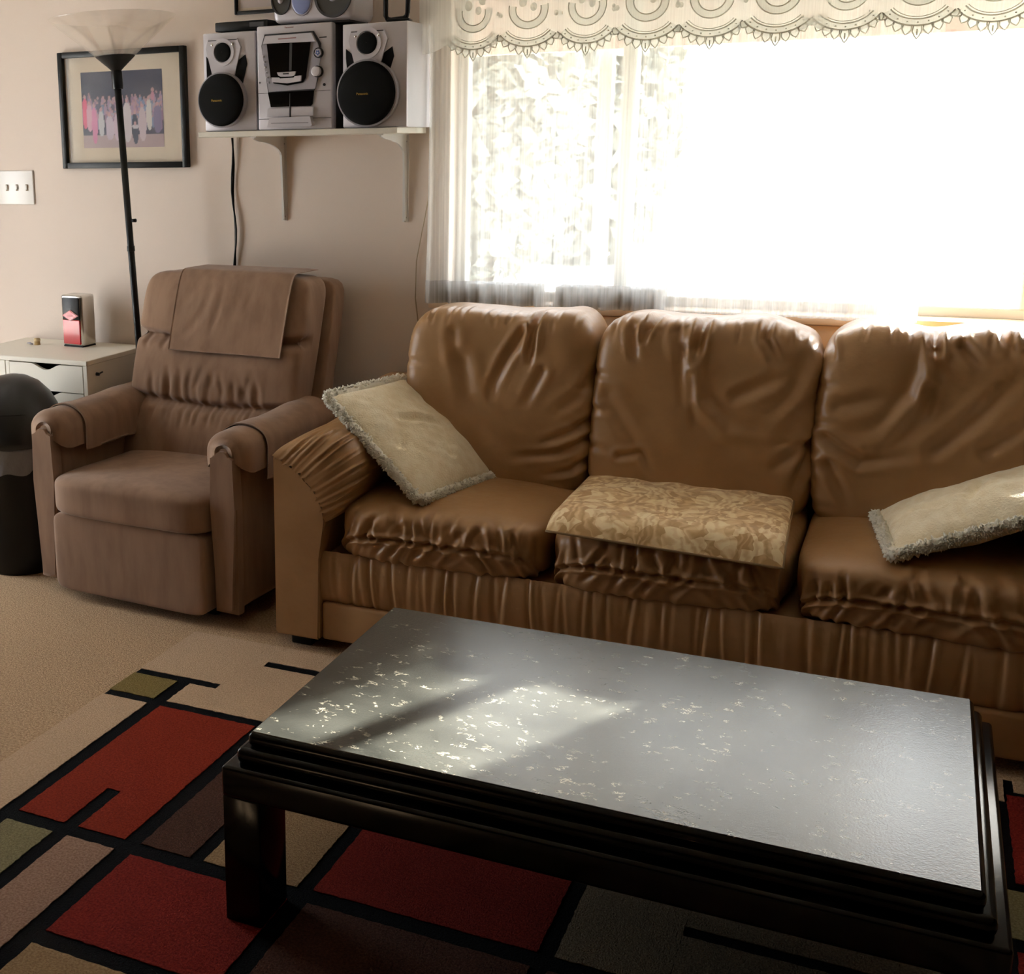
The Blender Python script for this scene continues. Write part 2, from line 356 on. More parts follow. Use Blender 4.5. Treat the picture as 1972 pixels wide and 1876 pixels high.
def text_mesh(body, size, ext=0.0004):
    cu = bpy.data.curves.new('lettering', 'FONT'); cu.body = body; cu.size = size; cu.extrude = ext; cu.align_x = 'CENTER'; cu.align_y = 'CENTER'; cu.resolution_u = 2
    ob = bpy.data.objects.new('lettering', cu); COL.objects.link(ob); dg = bpy.context.evaluated_depsgraph_get(); dg.update()
    me = bpy.data.meshes.new_from_object(ob.evaluated_get(dg)); bpy.data.objects.remove(ob); bpy.data.curves.remove(cu); return me

YW = 4.15          # inner face of the window wall
# ------------------------------------------------------------------ room shell
WX0, WX1, WZ0, WZ1 = -1.46, 0.86, 0.965, 2.05     # window opening
def wall_with_hole(x0, x1, z0, z1, hx0, hx1, hz0, hz1, t0, t1, axis):
    bm = bmesh.new()
    for a, b, c, d in ((x0, hx0, z0, z1), (hx1, x1, z0, z1), (hx0, hx1, z0, hz0), (hx0, hx1, hz1, z1)):
        if b-a < 1e-4 or d-c < 1e-4: continue
        if axis == 'y': box(a, b, t0, t1, c, d, bm=bm)
        else: box(t0, t1, a, b, c, d, bm=bm)
    return bm
struct('wall_window', wall_with_hole(-4.25, 2.6, 0, 2.45, WX0, WX1, WZ0, WZ1, YW, YW+0.16, 'y'), M['wall'], 'warm off-white plaster wall with the wide window')
struct('wall_left', wall_with_hole(-2.4, YW, 0, 2.45, 2.45, 3.5, 0.0, 2.08, -4.25, -4.1, 'x'), M['wall'], 'off-white side wall with a glazed patio door')
struct('wall_right', box(2.45, 2.6, -2.4, YW, 0, 2.45), M['dark_unseen'], 'unseen side wall opposite the patio door, darkened to cut bounced light')
struct('wall_rear', box(-4.25, 2.6, -2.55, -2.4, 0, 2.45), M['dark_unseen'], 'unseen wall facing the window wall, darkened to cut bounced light')
struct('floor', box(-4.25, 2.6, -2.55, YW+0.16, -0.1, 0), M['carpet'], 'beige fitted carpet')
struct('ceiling', box(-4.25, 2.6, -2.55, YW+0.16, 2.45, 2.55), M['ceiling'], 'plain white ceiling')
struct('baseboard_window', box(-4.1, 2.45, YW-0.014, YW, 0, 0.085, 0.004), M['white'], 'white baseboard under the window wall')
# window: frame, two mullions, panes, sill
win = bpy.data.objects.new('window_1', None); COL.objects.link(win); win.location = ((WX0+WX1)/2, YW+0.1, WZ0); win['kind'] = 'structure'; win['label'] = 'wide three-pane window behind sheer curtains'
FY0, FY1 = YW+0.075, YW+0.125
bm = bmesh.new()
for a in ((WX0, WX0+0.035, WZ0, WZ1), (WX1-0.035, WX1, WZ0, WZ1), (WX0+0.035, WX1-0.035, WZ0, WZ0+0.034), (WX0+0.035, WX1-0.035, WZ1-0.04, WZ1)): box(a[0], a[1], FY0, FY1, a[2], a[3], 0.004, 1, bm=bm)
O('window_frame', bm, M['frame_white'], win, world=True)
for xm in (-0.885, 0.285): O('mullion', box(xm-0.022, xm+0.022, FY0-0.008, FY1+0.01, WZ0+0.032, WZ1-0.035, 0.004, 1), M['frame_white'], win, world=True)
for a, b in ((WX0+0.03, -0.9), (-0.87, 0.27), (0.30, WX1-0.03)):
    O('pane', box(a, b, YW+0.098, YW+0.102, WZ0+0.03, WZ1-0.035), M['glass'], win, world=True)
O('window_sill', box(WX0-0.06, WX1+0.06, YW-0.035, YW+0.075, WZ0-0.024, WZ0+0.004, 0.005), M['sill'], win, world=True)
O('apron', box(WX0-0.03, WX1+0.03, YW-0.016, YW, WZ0-0.10, WZ0-0.028, 0.003), M['sill'], win, world=True)  # its peach tint stands for light reflected up from the leather
# patio door in the left wall (out of view, lets daylight in)
door = bpy.data.objects.new('door_1', None); COL.objects.link(door); door.location = (-4.18, 2.975, 0); door['kind'] = 'structure'; door['label'] = 'sliding glazed patio door in the side wall'
bm = bmesh.new()
for a in ((2.45, 2.51, 0, 2.08), (3.44, 3.5, 0, 2.08), (2.945, 3.005, 0, 2.08), (2.51, 2.945, 0, 0.06), (3.005, 3.44, 0, 0.06), (2.51, 2.945, 2.02, 2.08), (3.005, 3.44, 2.02, 2.08)): box(-4.205, -4.155, a[0], a[1], a[2], a[3], bm=bm)
O('door_frame', bm, M['frame_white'], door, world=True)
for a, b in ((2.50, 2.955), (2.995, 3.45)): O('pane', box(-4.182, -4.178, a, b, 0.05, 2.03), M['glass'], door, world=True)

# ------------------------------------------------------------------ outdoors
struct('ground', box(-40, 40, YW+0.16, 60, -0.3, -0.12), M['grass'], 'sunlit lawn outside the window')
struct('ground_side', box(-40, -4.25, -40, YW+0.16, -0.3, -0.12), M['stucco'], 'pale concrete terrace outside the patio door')
struct('eave', box(-4.6, 3.2, YW+0.16, YW+0.36, 2.10, 2.3), M['peach'], 'peach roof overhang above the window')
tag(O('fascia_board', box(-4.6, 3.2, YW+0.36, YW+0.39, 1.803, 2.3), M['peach']), 'peach fascia board along the roof overhang outside the window', 'fascia')
px0 = on_y(1145, 400, 4.60); px1 = on_y(1172, 400, 4.60)
tag(O('porch_post', box(px0[0], px1[0], 4.57, 4.62, -0.12, 1.95, 0.006), M['peach']), 'slim peach porch post standing outside the window', 'post')
def foliage(n, rx, ry, rz, size, seed, taper=0.0):
    r = np.random.default_rng(seed); V = []; Fc = []
    for i in range(n):
        d = r.normal(size=3); d /= np.linalg.norm(d); rad = r.random()**0.4
        p = d*rad*np.array([rx, ry, rz]); k = 1-taper*(p[2]/rz+1)/2; p[0] *= k; p[1] *= k
        a = r.normal(size=3); a /= np.linalg.norm(a); b = np.cross(a, r.normal(size=3)); b /= np.linalg.norm(b); s = size*(0.6+0.8*r.random())
        o = len(V); V += [p-a*s, p+b*s*0.5, p+a*s, p-b*s*0.5]; Fc.append((o, o+1, o+2, o+3))
    return np.array(V), Fc
def tree(name, label, x, y, h, crown_z, rx, rz, n, seed, taper=0.2, size=0.14):
    t = thing(name, label, 'tree', (x, y, -0.12), group=None)
    V, Fc = tube([(0, 0, 0), (0.04, 0, h*0.4), (0, 0.05, h*0.75)], [0.16, 0.12, 0.06], 10); O('trunk', mesh('trunk', V, Fc), M['bark'], t)
    V, Fc = foliage(n, rx, rx, rz, size, seed, taper); O('foliage', mesh('foliage', V, Fc, smooth=False), M['leaf'], t, loc=(0, 0, crown_z))
    return t
c = on_y(935, 330, 13.0); tree('garden_tree', 'loose leafy tree standing on the lawn beside the white shed', c[0], 13.0, 3.4, 1.9, 1.1, 1.75, 5200, 3)
c = on_y(1115, 300, 17.5); tree('garden_tree', 'taller leafy tree standing on the lawn behind the porch post', c[0], 17.5, 4.2, 2.0, 1.5, 2.3, 8200, 4)
tree('sun_blocking_tree', 'dense columnar evergreen added out of view to block sun from the sheer', 3.31, 12.3, 7.0, 4.1, 0.95, 4.0, 9000, 5, 0.3, 0.16)  # added out of view to keep direct sun off the sheer and table
c = on_y(905, 480, 24.0)
shed = thing('garden_shed', 'low white stucco shed with grey roof far across the lawn', 'shed', (c[0], 24.0, -0.12))
O('wall', box(-1.0, 0.9, -0.6, 0.6, 0, 1.75), M['stucco'], shed)
O('roof', prism([(-0.75, 1.75), (0.75, 1.75), (0, 2.1)], -1.15, 1.05, 'x'), M['roof'], shed)
O('shed_door', box(0.1, 0.7, -0.63, -0.6, 0, 1.5), M['peach'], shed)

# ------------------------------------------------------------------ curtains
def sheer_panel(x0, x1, z0, z1, seed, nx, nz, label, full):
    r = np.random.default_rng(seed)
    ph = [r.random()*6.28 for _ in range(6)]
    def fn(u, v):
        x = x0+(x1-x0)*u; z = z0+(z1-z0)*v
        a = 0.011*np.sin(x*62+ph[0]+0.5*np.sin(z*2+ph[3]))+0.008*np.sin(x*107+ph[1])+0.005*np.sin(x*191+ph[2])+0.010*np.sin(x*23+ph[4])
        a = a*(0.75+0.15*(1-v))
        return np.stack([x+0.006*np.sin(z*4+x*9+ph[5])*(1-v), YW-0.066+a, z], 1)
    t = thing('sheer_curtain', label, 'curtain', ((x0+x1)/2, YW-0.066, z0), group=None)
    def sh(P): return P-np.array([(x0+x1)/2, YW-0.066, z0])
    P, Fc = grid(nx, nz, fn)
    O('curtain_cloth', mesh('curtain_cloth', sh(P), Fc), M['sheer' if full else 'sheer_dense'], t)
    def fh(u, v):
        q = fn(u, v*(0.078/(z1-z0))); q[:, 1] -= 0.004; return q
    P, Fc = grid(nx, 4, fh); O('hem', mesh('hem', sh(P), Fc), M['hem'], t)
    return t
sheer_panel(-1.512, 0.0, 0.965, 2.16, 1, 420, 30, 'white sheer curtain panel covering the window beside the stereo shelf', 1)
sheer_panel(0.455, 0.95, 0.965, 2.16, 2, 150, 30, 'white sheer curtain panel drawn to the far end of the window', 0)
# stack of extra sheer threads gathered at the edge next to the speaker
rod = thing('curtain_rod', 'white curtain rod mounted over the wide window', 'curtain rod', (-0.28, YW-0.08, 2.176))
V, Fc = tube([(-1.33, 0, 0), (1.33, 0, 0)], 0.011, 12); O('rod', mesh('rod', V, Fc), M['white_metal'], rod)
for x in (-1.33, 1.33): O('finial', box(x-0.015, x+0.015, -0.015, 0.085, -0.015, 0.015, 0.005), M['white_metal'], rod)

# lace valance: net with scalloped lower edge, one motif per scallop
PITCH, LX0, NSC = 0.182, -1.435, 14
LY = YW-0.125
val = thing('lace_valance', 'cream lace valance with scalloped flower edge across the window top', 'valance', (LX0+PITCH*NSC/2, LY, 1.75))
def lace_bottom(x):
    s = ((x-LX0)/PITCH) % 1.0
    return 1.812-0.030*np.sin(math.pi*s)**0.7
def lace_wave(x): return 0.010*np.sin(x*17.3+0.6)+0.006*np.sin(x*41)
def lfn(u, v):
    x = -1.525+(LX0+PITCH*NSC-(-1.525))*u; zb = lace_bottom(x); z = zb+(2.20-zb)*v
    return np.stack([x-val.location.x, lace_wave(x), z-1.75], 1)
P, Fc = grid(NSC*26, 12, lfn); O('lace_net', mesh('lace_net', P, Fc), M['lace_net'], val)
def band(cx, cz, r0, r1, t0, t1, n=24, sq=1.0, y=0.0):
    V = []; Fc = []
    for i in range(n+1):
        t = t0+(t1-t0)*i/n
        for r in (r0, r1): V.append((cx+r*math.cos(t), y, cz+sq*r*math.sin(t)))
    for i in range(n): Fc.append((2*i, 2*i+1, 2*i+3, 2*i+2))
    return np.array(V), Fc
def petal_parts(ang, L, w):
    # petal hanging from the crescent: filled body and raised outline
    d = np.array([math.sin(ang), 0, -math.cos(ang)]); s = np.array([math.cos(ang), 0, math.sin(ang)])
    pts = [(0, -0.5), (0.45, -0.62), (0.8, -0.3), (1.0, 0), (0.8, 0.3), (0.45, 0.62), (0, 0.5)]
    return d, s, [(a*L, b*w) for a, b in pts]
def motif_meshes():
    cords = []; fills = []
    R0 = 0.105; zc = 0.092      # crescent circle centre above the scallop tip
    a0, a1 = math.pi*1.19, math.pi*1.81
    fills.append(band(0, zc, 0.086, 0.106, a0, a1, 24, 0.78))
    for r, w in ((0.107, 0.0024), (0.085, 0.0020), (0.077, 0.0012)):
        V, Fc = tube([(r*math.cos(a0+(a1-a0)*i/20), -0.0015, zc+0.78*r*math.sin(a0+(a1-a0)*i/20)) for i in range(21)], w, 5); cords.append((V, Fc))
    for i in range(7):
        t = a0+(a1-a0)*(i+0.5)/7; V, Fc = tube([(0.096*math.cos(t)-0.002, -0.002, zc+0.78*0.096*math.sin(t)), (0.096*math.cos(t)+0.002, -0.002, zc+0.78*0.096*math.sin(t))], 0.0018, 5); cords.append((V, Fc))
    # inner horseshoe above the crescent
    fills.append(band(0.0, zc+0.028, 0.040, 0.062, math.pi*0.93, math.pi*2.07, 22, 0.95))
    for r in (0.040, 0.062):
        V, Fc = tube([(r*math.cos(math.pi*(0.93+1.14*i/20)), -0.0015, zc+0.028+0.95*r*math.sin(math.pi*(0.93+1.14*i/20))) for i in range(21)], 0.0019, 5); cords.append((V, Fc))
    # leaf dots inside the horseshoe and at the joint between scallops
    for (x, z, rr) in ((-0.018, zc+0.05, 0.013), (0.016, zc+0.034, 0.011), (0.03, zc+0.066, 0.014), (-0.087, zc+0.012, 0.007), (-0.097, zc+0.02, 0.005), (0.087, zc+0.012, 0.007)):
        V, Fc = lathe([(0.0005, 0.0015), (rr, 0.0)], 12, False, False); V = np.stack([V[:, 0]+x, -V[:, 2]-0.001, V[:, 1]*1.2+z], 1); cords.append((V, Fc))
    for i in range(9):
        ang = R(-62+15.5*i); L = 0.030-0.0035*abs(i-4)*0.9+ (0.006 if i == 4 else 0); w = 0.019
        t = 1.5*math.pi+ang*0.86; base = np.array([0.106*math.cos(t), 0, zc+0.78*0.106*math.sin(t)])
        d, s, pl = petal_parts(ang*0.55, L, w)
        P = [base+d*a+s*b for a, b in pl]; fills.append((np.array(P), [tuple(range(len(P)))]))
        V, Fc = tube([p+np.array([0, -0.0015, 0]) for p in P], 0.0019, 5); cords.append((V, Fc))
        if i == 4: V, Fc = tube([base+d*0.01+np.array([0, -.002, 0]), base+d*0.026+np.array([0, -.002, 0])], 0.002, 5); cords.append((V, Fc))
    cm = mesh('lace_cords', *join(*cords)); fm = mesh('lace_fill', *join(*fills), smooth=False); return cm, fm
CMsh, FMsh = motif_meshes()
for i in range(NSC):
    xc = LX0+PITCH*(i+0.5); y = float(lace_wave(xc))-0.006
    rz = math.atan2(float(lace_wave(xc+0.05)-lace_wave(xc-0.05)), 0.1)
    o = O('lace_scallop', FMsh, M['lace_band'], val, loc=(xc-val.location.x, y, 0.032), rot=(0, 0, rz))
    O('lace_cord', CMsh, M['lace_cord'], o)

# dark long boxes lying on the sill behind the sheer
for (pa, pb, lab) in ((832, 1040, 'dark flat box on the window sill behind the sheer, near the stereo shelf'), (1074, 1279, 'dark flat box on the window sill behind the sheer, over the sofa cushions')):
    xa = on_y(pa, 560, YW)[0]; xb = on_y(pb, 565, YW)[0]
    t = thing('sill_box', lab, 'box', ((xa+xb)/2, YW+0.012, WZ0+0.004), group='dark boxes on the window sill')
    w = (xb-xa)/2
    O('box_body', box(-w, w, -0.042, 0.05, 0.008, 0.062, 0.004), M['dark_grey'], t)
    O('box_base', box(-w-0.006, w+0.006, -0.046, 0.055, 0, 0.009, 0.002), M['black'], t)

# ------------------------------------------------------------------ rug
RX0, RX1, RY0, RY1, RZ = -1.943, 0.62, 1.2, 3.181, 0.010
rug = thing('area_rug', 'rectangular rug of red, cream, olive and brown blocks with black lines, under the coffee table', 'rug', (RX0, RY0, 0))
O('rug_backing', box(RX0, RX1, RY0, RY1, 0.0005, RZ-0.002, 0.002, 1), M['rug_black'], rug, world=True)
def rug_panel(x0, x1, y0, y1, colour, cut=None):
    """pile block with a slightly wavering clipped edge; cut = notch (x0,x1,y0,y1) of black line inside it"""
    r = random.Random(hash((round(x0*100), round(y0*100))) & 0xffff)
    def edge(p, q):
        n = max(2, int(math.dist(p, q)/0.012)); nx, ny = (q[1]-p[1]), -(q[0]-p[0]); L = math.hypot(nx, ny); out = []
        for i in range(n):
            t = i/n; j = (r.random()-0.5)*0.0028 if 0 < i else 0
            out.append((p[0]+(q[0]-p[0])*t+nx/L*j, p[1]+(q[1]-p[1])*t+ny/L*j))
        return out
    c = [(x0, y0), (x1, y0), (x1, y1), (x0, y1)]
    out = []
    for i in range(4): out += edge(c[i], c[(i+1) % 4])
    bm = prism(out, 0.003, RZ, 'z')
    O('rug_block', bm_mesh('rug_block', bm, True, 30), M['rug_'+colour], rug, world=True)
ex = 0.0
# cream field at the far end, split around the short black bars
rug_panel(RX0, -1.671, 2.865, RY1, 'cream'); rug_panel(-1.671, -1.620, 2.705, RY1, 'cream')
rug_panel(-1.620, 0.28, 3.064, RY1, 'cream'); rug_panel(-1.620, -1.02, 2.705, 3.028, 'cream')
rug_panel(-1.754, -1.671, 2.705, 2.832, 'cream')
rug_panel(RX0, -1.796, 2.705, 2.832, 'olive')
rug_panel(RX0, -1.796, RY0, 2.672, 'cream')
rug_panel(-1.754, -1.625, 2.058, 2.672, 'red'); rug_panel(-1.625, -1.585, 2.232, 2.672, 'red'); rug_panel(-1.585, -1.459, 2.058, 2.672, 'red')
rug_panel(-1.754, -1.625, RY0, 2.016, 'green'); rug_panel(-1.585, -1.459, RY0, 2.016, 'beige')
rug_panel(-1.416, -1.291, 2.058, 2.672, 'brown'); rug_panel(-1.257, -1.033, 2.058, 2.672, 'tan')
rug_panel(-1.414, -1.033, 1.713, 2.012, 'crimson'); rug_panel(-1.414, -0.8, RY0, 1.669, 'tan')
rug_panel(-0.998, -0.530, 2.062, 2.672, 'crimson'); rug_panel(-0.99, -0.530, 1.713, 2.016, 'brown'); rug_panel(-0.76, -0.53, RY0, 1.669, 'olive')
rug_panel(-0.497, -0.293, 2.062, 2.672, 'grey'); rug_panel(-0.293, 0.08, 2.062, 2.232, 'grey'); rug_panel(-0.293, 0.08, 2.264, 2.672, 'grey'); rug_panel(0.08, 0.24, 2.062, 2.672, 'grey')
rug_panel(-0.497, 0.24, 1.713, 2.016, 'brown'); rug_panel(-0.497, 0.24, RY0, 1.669, 'beige')
rug_panel(-0.98, 0.24, 2.705, 3.028, 'cream')
rug_panel(0.285, RX1, 2.705, 3.10, 'crimson'); rug_panel(0.265, RX1, 2.495, 2.672, 'green'); rug_panel(0.275, RX1, 1.9, 2.45, 'crimson'); rug_panel(0.275, RX1, RY0, 1.86, 'cream')
rug_panel(0.30, RX1, 3.12, RY1, 'cream')

# ------------------------------------------------------------------ coffee table
TX0, TX1, TY0, TY1 = -1.072, 0.1695, 1.935, 2.678
tab = thing('coffee_table', 'low black lacquered coffee table with stepped edge and flecked stone-look top', 'table', ((TX0+TX1)/2, (TY0+TY1)/2, RZ))
O('apron', box(TX0-0.04, TX1+0.04, TY0-0.04, TY1+0.04, 0.280, 0.345, 0.008, 3), M['black_gloss'], tab, world=True)
O('lower_tier', box(TX0-0.019, TX1+0.019, TY0-0.019, TY1+0.019, 0.343, 0.376, 0.013, 4), M['black_gloss'], tab, world=True)
O('upper_tier', box(TX0-0.002, TX1+0.002, TY0-0.002, TY1+0.002, 0.374, 0.404, 0.012, 4), M['black_gloss'], tab, world=True)
O('tabletop', box(TX0+0.007, TX1-0.007, TY0+0.007, TY1-0.007, 0.400, 0.4055), M['table_top'], tab, world=True)
LW, LD = 0.083, 0.116
for sx in (0, 1):
    for sy in (0, 1):
        x0 = TX0-0.04 if sx == 0 else TX1+0.04-LW; y0 = TY0-0.04 if sy == 0 else TY1+0.04-LD
        O('leg', box(x0+0.001, x0+LW-0.001, y0+0.001, y0+LD-0.001, RZ, 0.285, 0.006, 2), M['black_gloss'], tab, world=True)

# ------------------------------------------------------------------ sofa
SX0, SX1, SYF = -1.668, 0.60, 3.215
sofa = thing('leather_sofa', 'three-seat tan leather sofa with gathered arms under the window', 'sofa', ((SX0+SX1)/2, 3.65, 0))
def pxl(pts, Y): return [tuple(on_y(x, y, Y)[[0, 2]]) for x, y in pts]
bounds = [(-1.478, -0.846), (-0.846, -0.222), (-0.222, 0.408)]
# seat cushions
def seat_cushion(i):
    x0, x1 = bounds[i]; a, b, c = (x1-x0)/2-0.004, 0.335, 0.086
    P, N, Fc = cube_pillow(a, b, c, 7.0, 110)
    s = P[:, 2]+np.maximum(0, P[:, 1]+b)          # runs up the front and back over the top
    front = np.clip((-P[:, 1]-b*0.35)/(b*0.25), 0, 1)
    r = random.Random(31+i); L = []
    seam = 0.0
    n = 26
    for k in range(n):      # creases above the seam, leaning towards the middle
        x = -a+2*a*(k+0.5+1.3*(r.random()-0.5))/n; ln = (0.05+0.12*r.random()**1.6); lean = (0.18-0.36*r.random())*0.25+ (0.30*(k/n-0.5))*-0.12
        pts = [(x, seam+0.003), (x+lean*0.45+0.006*(r.random()-.5), seam+ln*0.5), (x+lean, seam+ln)]
        L.append((pts, 0.007+0.005*r.random(), 0.004+0.008*r.random()**1.5))
    for k in range(n):      # below the seam, leaning the other way
        x = -a+2*a*(k+0.5*r.random())/n; ln = 0.05+0.03*r.random(); lean = -0.035-0.03*r.random()
        if k > n*0.62: lean = -lean
        L.append(([(x, seam-0.003), (x+lean*0.5, seam-ln*0.55), (x+lean, seam-ln)], 0.0075+0.003*r.random(), 0.005+0.005*r.random()))
    L.append(([(-a*0.97, seam-0.004), (-a*0.4, seam+0.002), (a*0.3, seam-0.003), (a*0.97, seam+0.001)], 0.006, 0.008)); 
    H = creases(np.stack([P[:, 0], s], 1), L)*front
    H += 0.0035*smooth_noise(P*np.array([1, 1, 1.5]), 9, 50+i)
    top = np.clip(P[:, 2]/c, 0, 1)**2
    crown = 0.018*top*(1-(P[:, 0]/a)**2)*(1-(P[:, 1]/b)**2)
    belly = 0.005*np.clip(-P[:, 1]/b, 0, 1)**6*np.cos(np.clip(P[:, 2]/c, -1, 1)*1.5)
    P = P+N*(H+belly)[:, None]; P[:, 2] += crown
    O('seat_cushion', mesh('seat_cushion', P, Fc), M['leather'], sofa, loc=((x0+x1)/2, 3.552, 0.387), world=True)
for i in range(3): seat_cushion(i)
# back cushions, creased where the photograph shows folds
fold = [
 [([(1030, 592), (1024, 640), (1021, 705)], .009, .022), ([(1005, 640), (975, 690), (955, 735), (948, 775)], .012, .010), ([(1195, 622), (1178, 665), (1172, 730)], .012, .02), ([(1165, 795), (1105, 828), (1040, 850)], .010, .010),
  ([(1155, 838), (1085, 866), (990, 872)], .010, .011), ([(1145, 880), (1105, 900), (1050, 905)], .009, .010), ([(890, 690), (905, 760), (960, 830), (1045, 890)], .02, .008), ([(1128, 598), (1185, 632)], .010, .008), ([(1045, 715), (1010, 785)], .012, .008),
  ([(1160, 700), (1120, 760), (1060, 800)], .014, .008), ([(870, 640), (880, 700)], .014, .006)],
 [([(1264, 608), (1242, 640), (1235, 668)], .008, .018), ([(1352, 608), (1346, 660), (1336, 705)], .010, .024), ([(1336, 690), (1345, 770), (1400, 830), (1490, 842)], .016, -.012), ([(1478, 620), (1472, 655), (1500, 705)], .010, .014),
  ([(1530, 612), (1548, 655)], .009, .012), ([(1585, 690), (1545, 770), (1480, 830)], .016, -.009), ([(1172, 760), (1230, 850), (1275, 910)], .018, .009), ([(1200, 870), (1240, 866), (1265, 905)], .009, .009), ([(1568, 860), (1520, 955)], .012, .014),
  ([(1335, 720), (1341, 835)], .009, .006), ([(1300, 640), (1320, 700)], .012, .008), ([(1420, 760), (1520, 720)], .014, .007), ([(1580, 840), (1480, 900)], .012, .008), ([(1215, 640), (1225, 700)], .010, .010)],
 [([(1803, 634), (1801, 690), (1812, 728)], .011, .028), ([(1798, 690), (1770, 765), (1700, 840), (1630, 855)], .016, -.013), ([(1792, 745), (1780, 805)], .010, .010), ([(1597, 890), (1640, 965)], .012, .013), ([(1592, 840), (1660, 882), (1780, 868)], .012, .012),
  ([(1800, 860), (1880, 800), (1972, 720)], .016, .011), ([(1855, 670), (1895, 712)], .010, .012), ([(1592, 645), (1600, 700)], .010, .016), ([(1930, 640), (1955, 690)], .010, .014), ([(1620, 780), (1720, 760)], .016, .008), ([(1900, 860), (2000, 800)], .014, .009)]]
def back_cushion(i):
    x0, x1 = bounds[i]
    if i == 0: x0 = -1.442
    a, b, c = (x1-x0)/2+0.006, 0.150, 0.287; xc = (x0+x1)/2; zc = 0.706
    P, N, Fc = cube_pillow(a, b, c, 5.6, 120)
    tilt = R(9); W = P.copy(); W[:, 1] += 0.16*(P[:, 2])   # lean back
    front = np.clip(-P[:, 1]/b*1.6, 0, 1)
    L = [(pxl(pl, 3.70), w*1.12, d*1.1) for pl, w, d in fold[i]]
    L = [([(p-xc, q-zc) for p, q in pl], w, d) for pl, w, d in L]
    r = random.Random(77+i)
    for k in range(11):     # small gathers along the top seam
        x = -a*0.9+1.8*a*(k+r.random()*0.8)/11; L.append(([(x, c), (x+0.02*(r.random()-.5), c-0.03-0.04*r.random())], 0.006, 0.003+0.004*r.random()))
    for k in range(7):
        z = -c*0.7+1.3*c*k/7; sgn = 1 if k % 2 else -1; L.append(([(sgn*a, z), (sgn*(a-0.05-0.06*r.random()), z+0.03*(r.random()-.3))], 0.010, 0.003))
    H = creases(np.stack([P[:, 0], P[:, 2]], 1), L)*front
    H += 0.006*smooth_noise(P*np.array([1, .5, 1]), 8, 90+i)+0.002*smooth_noise(P, 26, 95+i)
    topw = np.clip(P[:, 2]/c, 0, 1)**4
    W = W+N*H[:, None]; W[:, 2] += topw*0.010*smooth_noise(P[:, :1], 14, 130+i)
    if i == 0: W[:, 2] += topw*0.020*np.exp(-((P[:, 0]-0.235)/0.06)**2)
    O('back_cushion', mesh('back_cushion', W, Fc), M['leather'], sofa, loc=(xc, 3.812, zc), world=True)
for i in range(3): back_cushion(i)
# frame behind the cushions
bm = box(SX0+0.01, SX1-0.01, 3.90, 4.085, 0.05, 0.725, 0.05, 4)
O('back_frame', bm, M['leather'], sofa, world=True)
# gathered front panel
def base_panel(u, v):
    x = -1.520+(0.452+1.520)*u; z = 0.158+(0.318-0.158)*v
    y = SYF+0.022-0.022*np.sin(np.pi*np.clip(v, 0, 1))**0.6
    r = np.random.default_rng(5); h = np.zeros_like(x)
    for k in range(78):
        xc = -1.52+1.972*(k+r.random()*2.2)/78; w = 0.004+0.006*r.random(); d = 0.0015+0.006*r.random()**2; lean = (r.random()-0.5)*0.03
        h += d*np.exp(-((x-xc-lean*(v-0.5))/w)**2)-0.5*d*np.exp(-((x-xc-lean*(v-0.5)-0.013)/(w*1.3))**2)
    return np.stack([x, y+h*np.clip(1.2-v*0.3, 0, 1), z], 1)
P, Fc = grid(520, 14, base_panel); O('gathered_panel', mesh('gathered_panel', P, Fc), M['leather'], sofa, world=True)
O('base_frame', box(-1.525, 0.457, SYF+0.03, 4.05, 0.05, 0.30, 0.01), M['leather'], sofa, world=True)
O('front_rail', box(-1.518, 0.450, SYF+0.002, SYF+0.04, 0.042, 0.160, 0.010, 3), M['leather'], sofa, world=True)
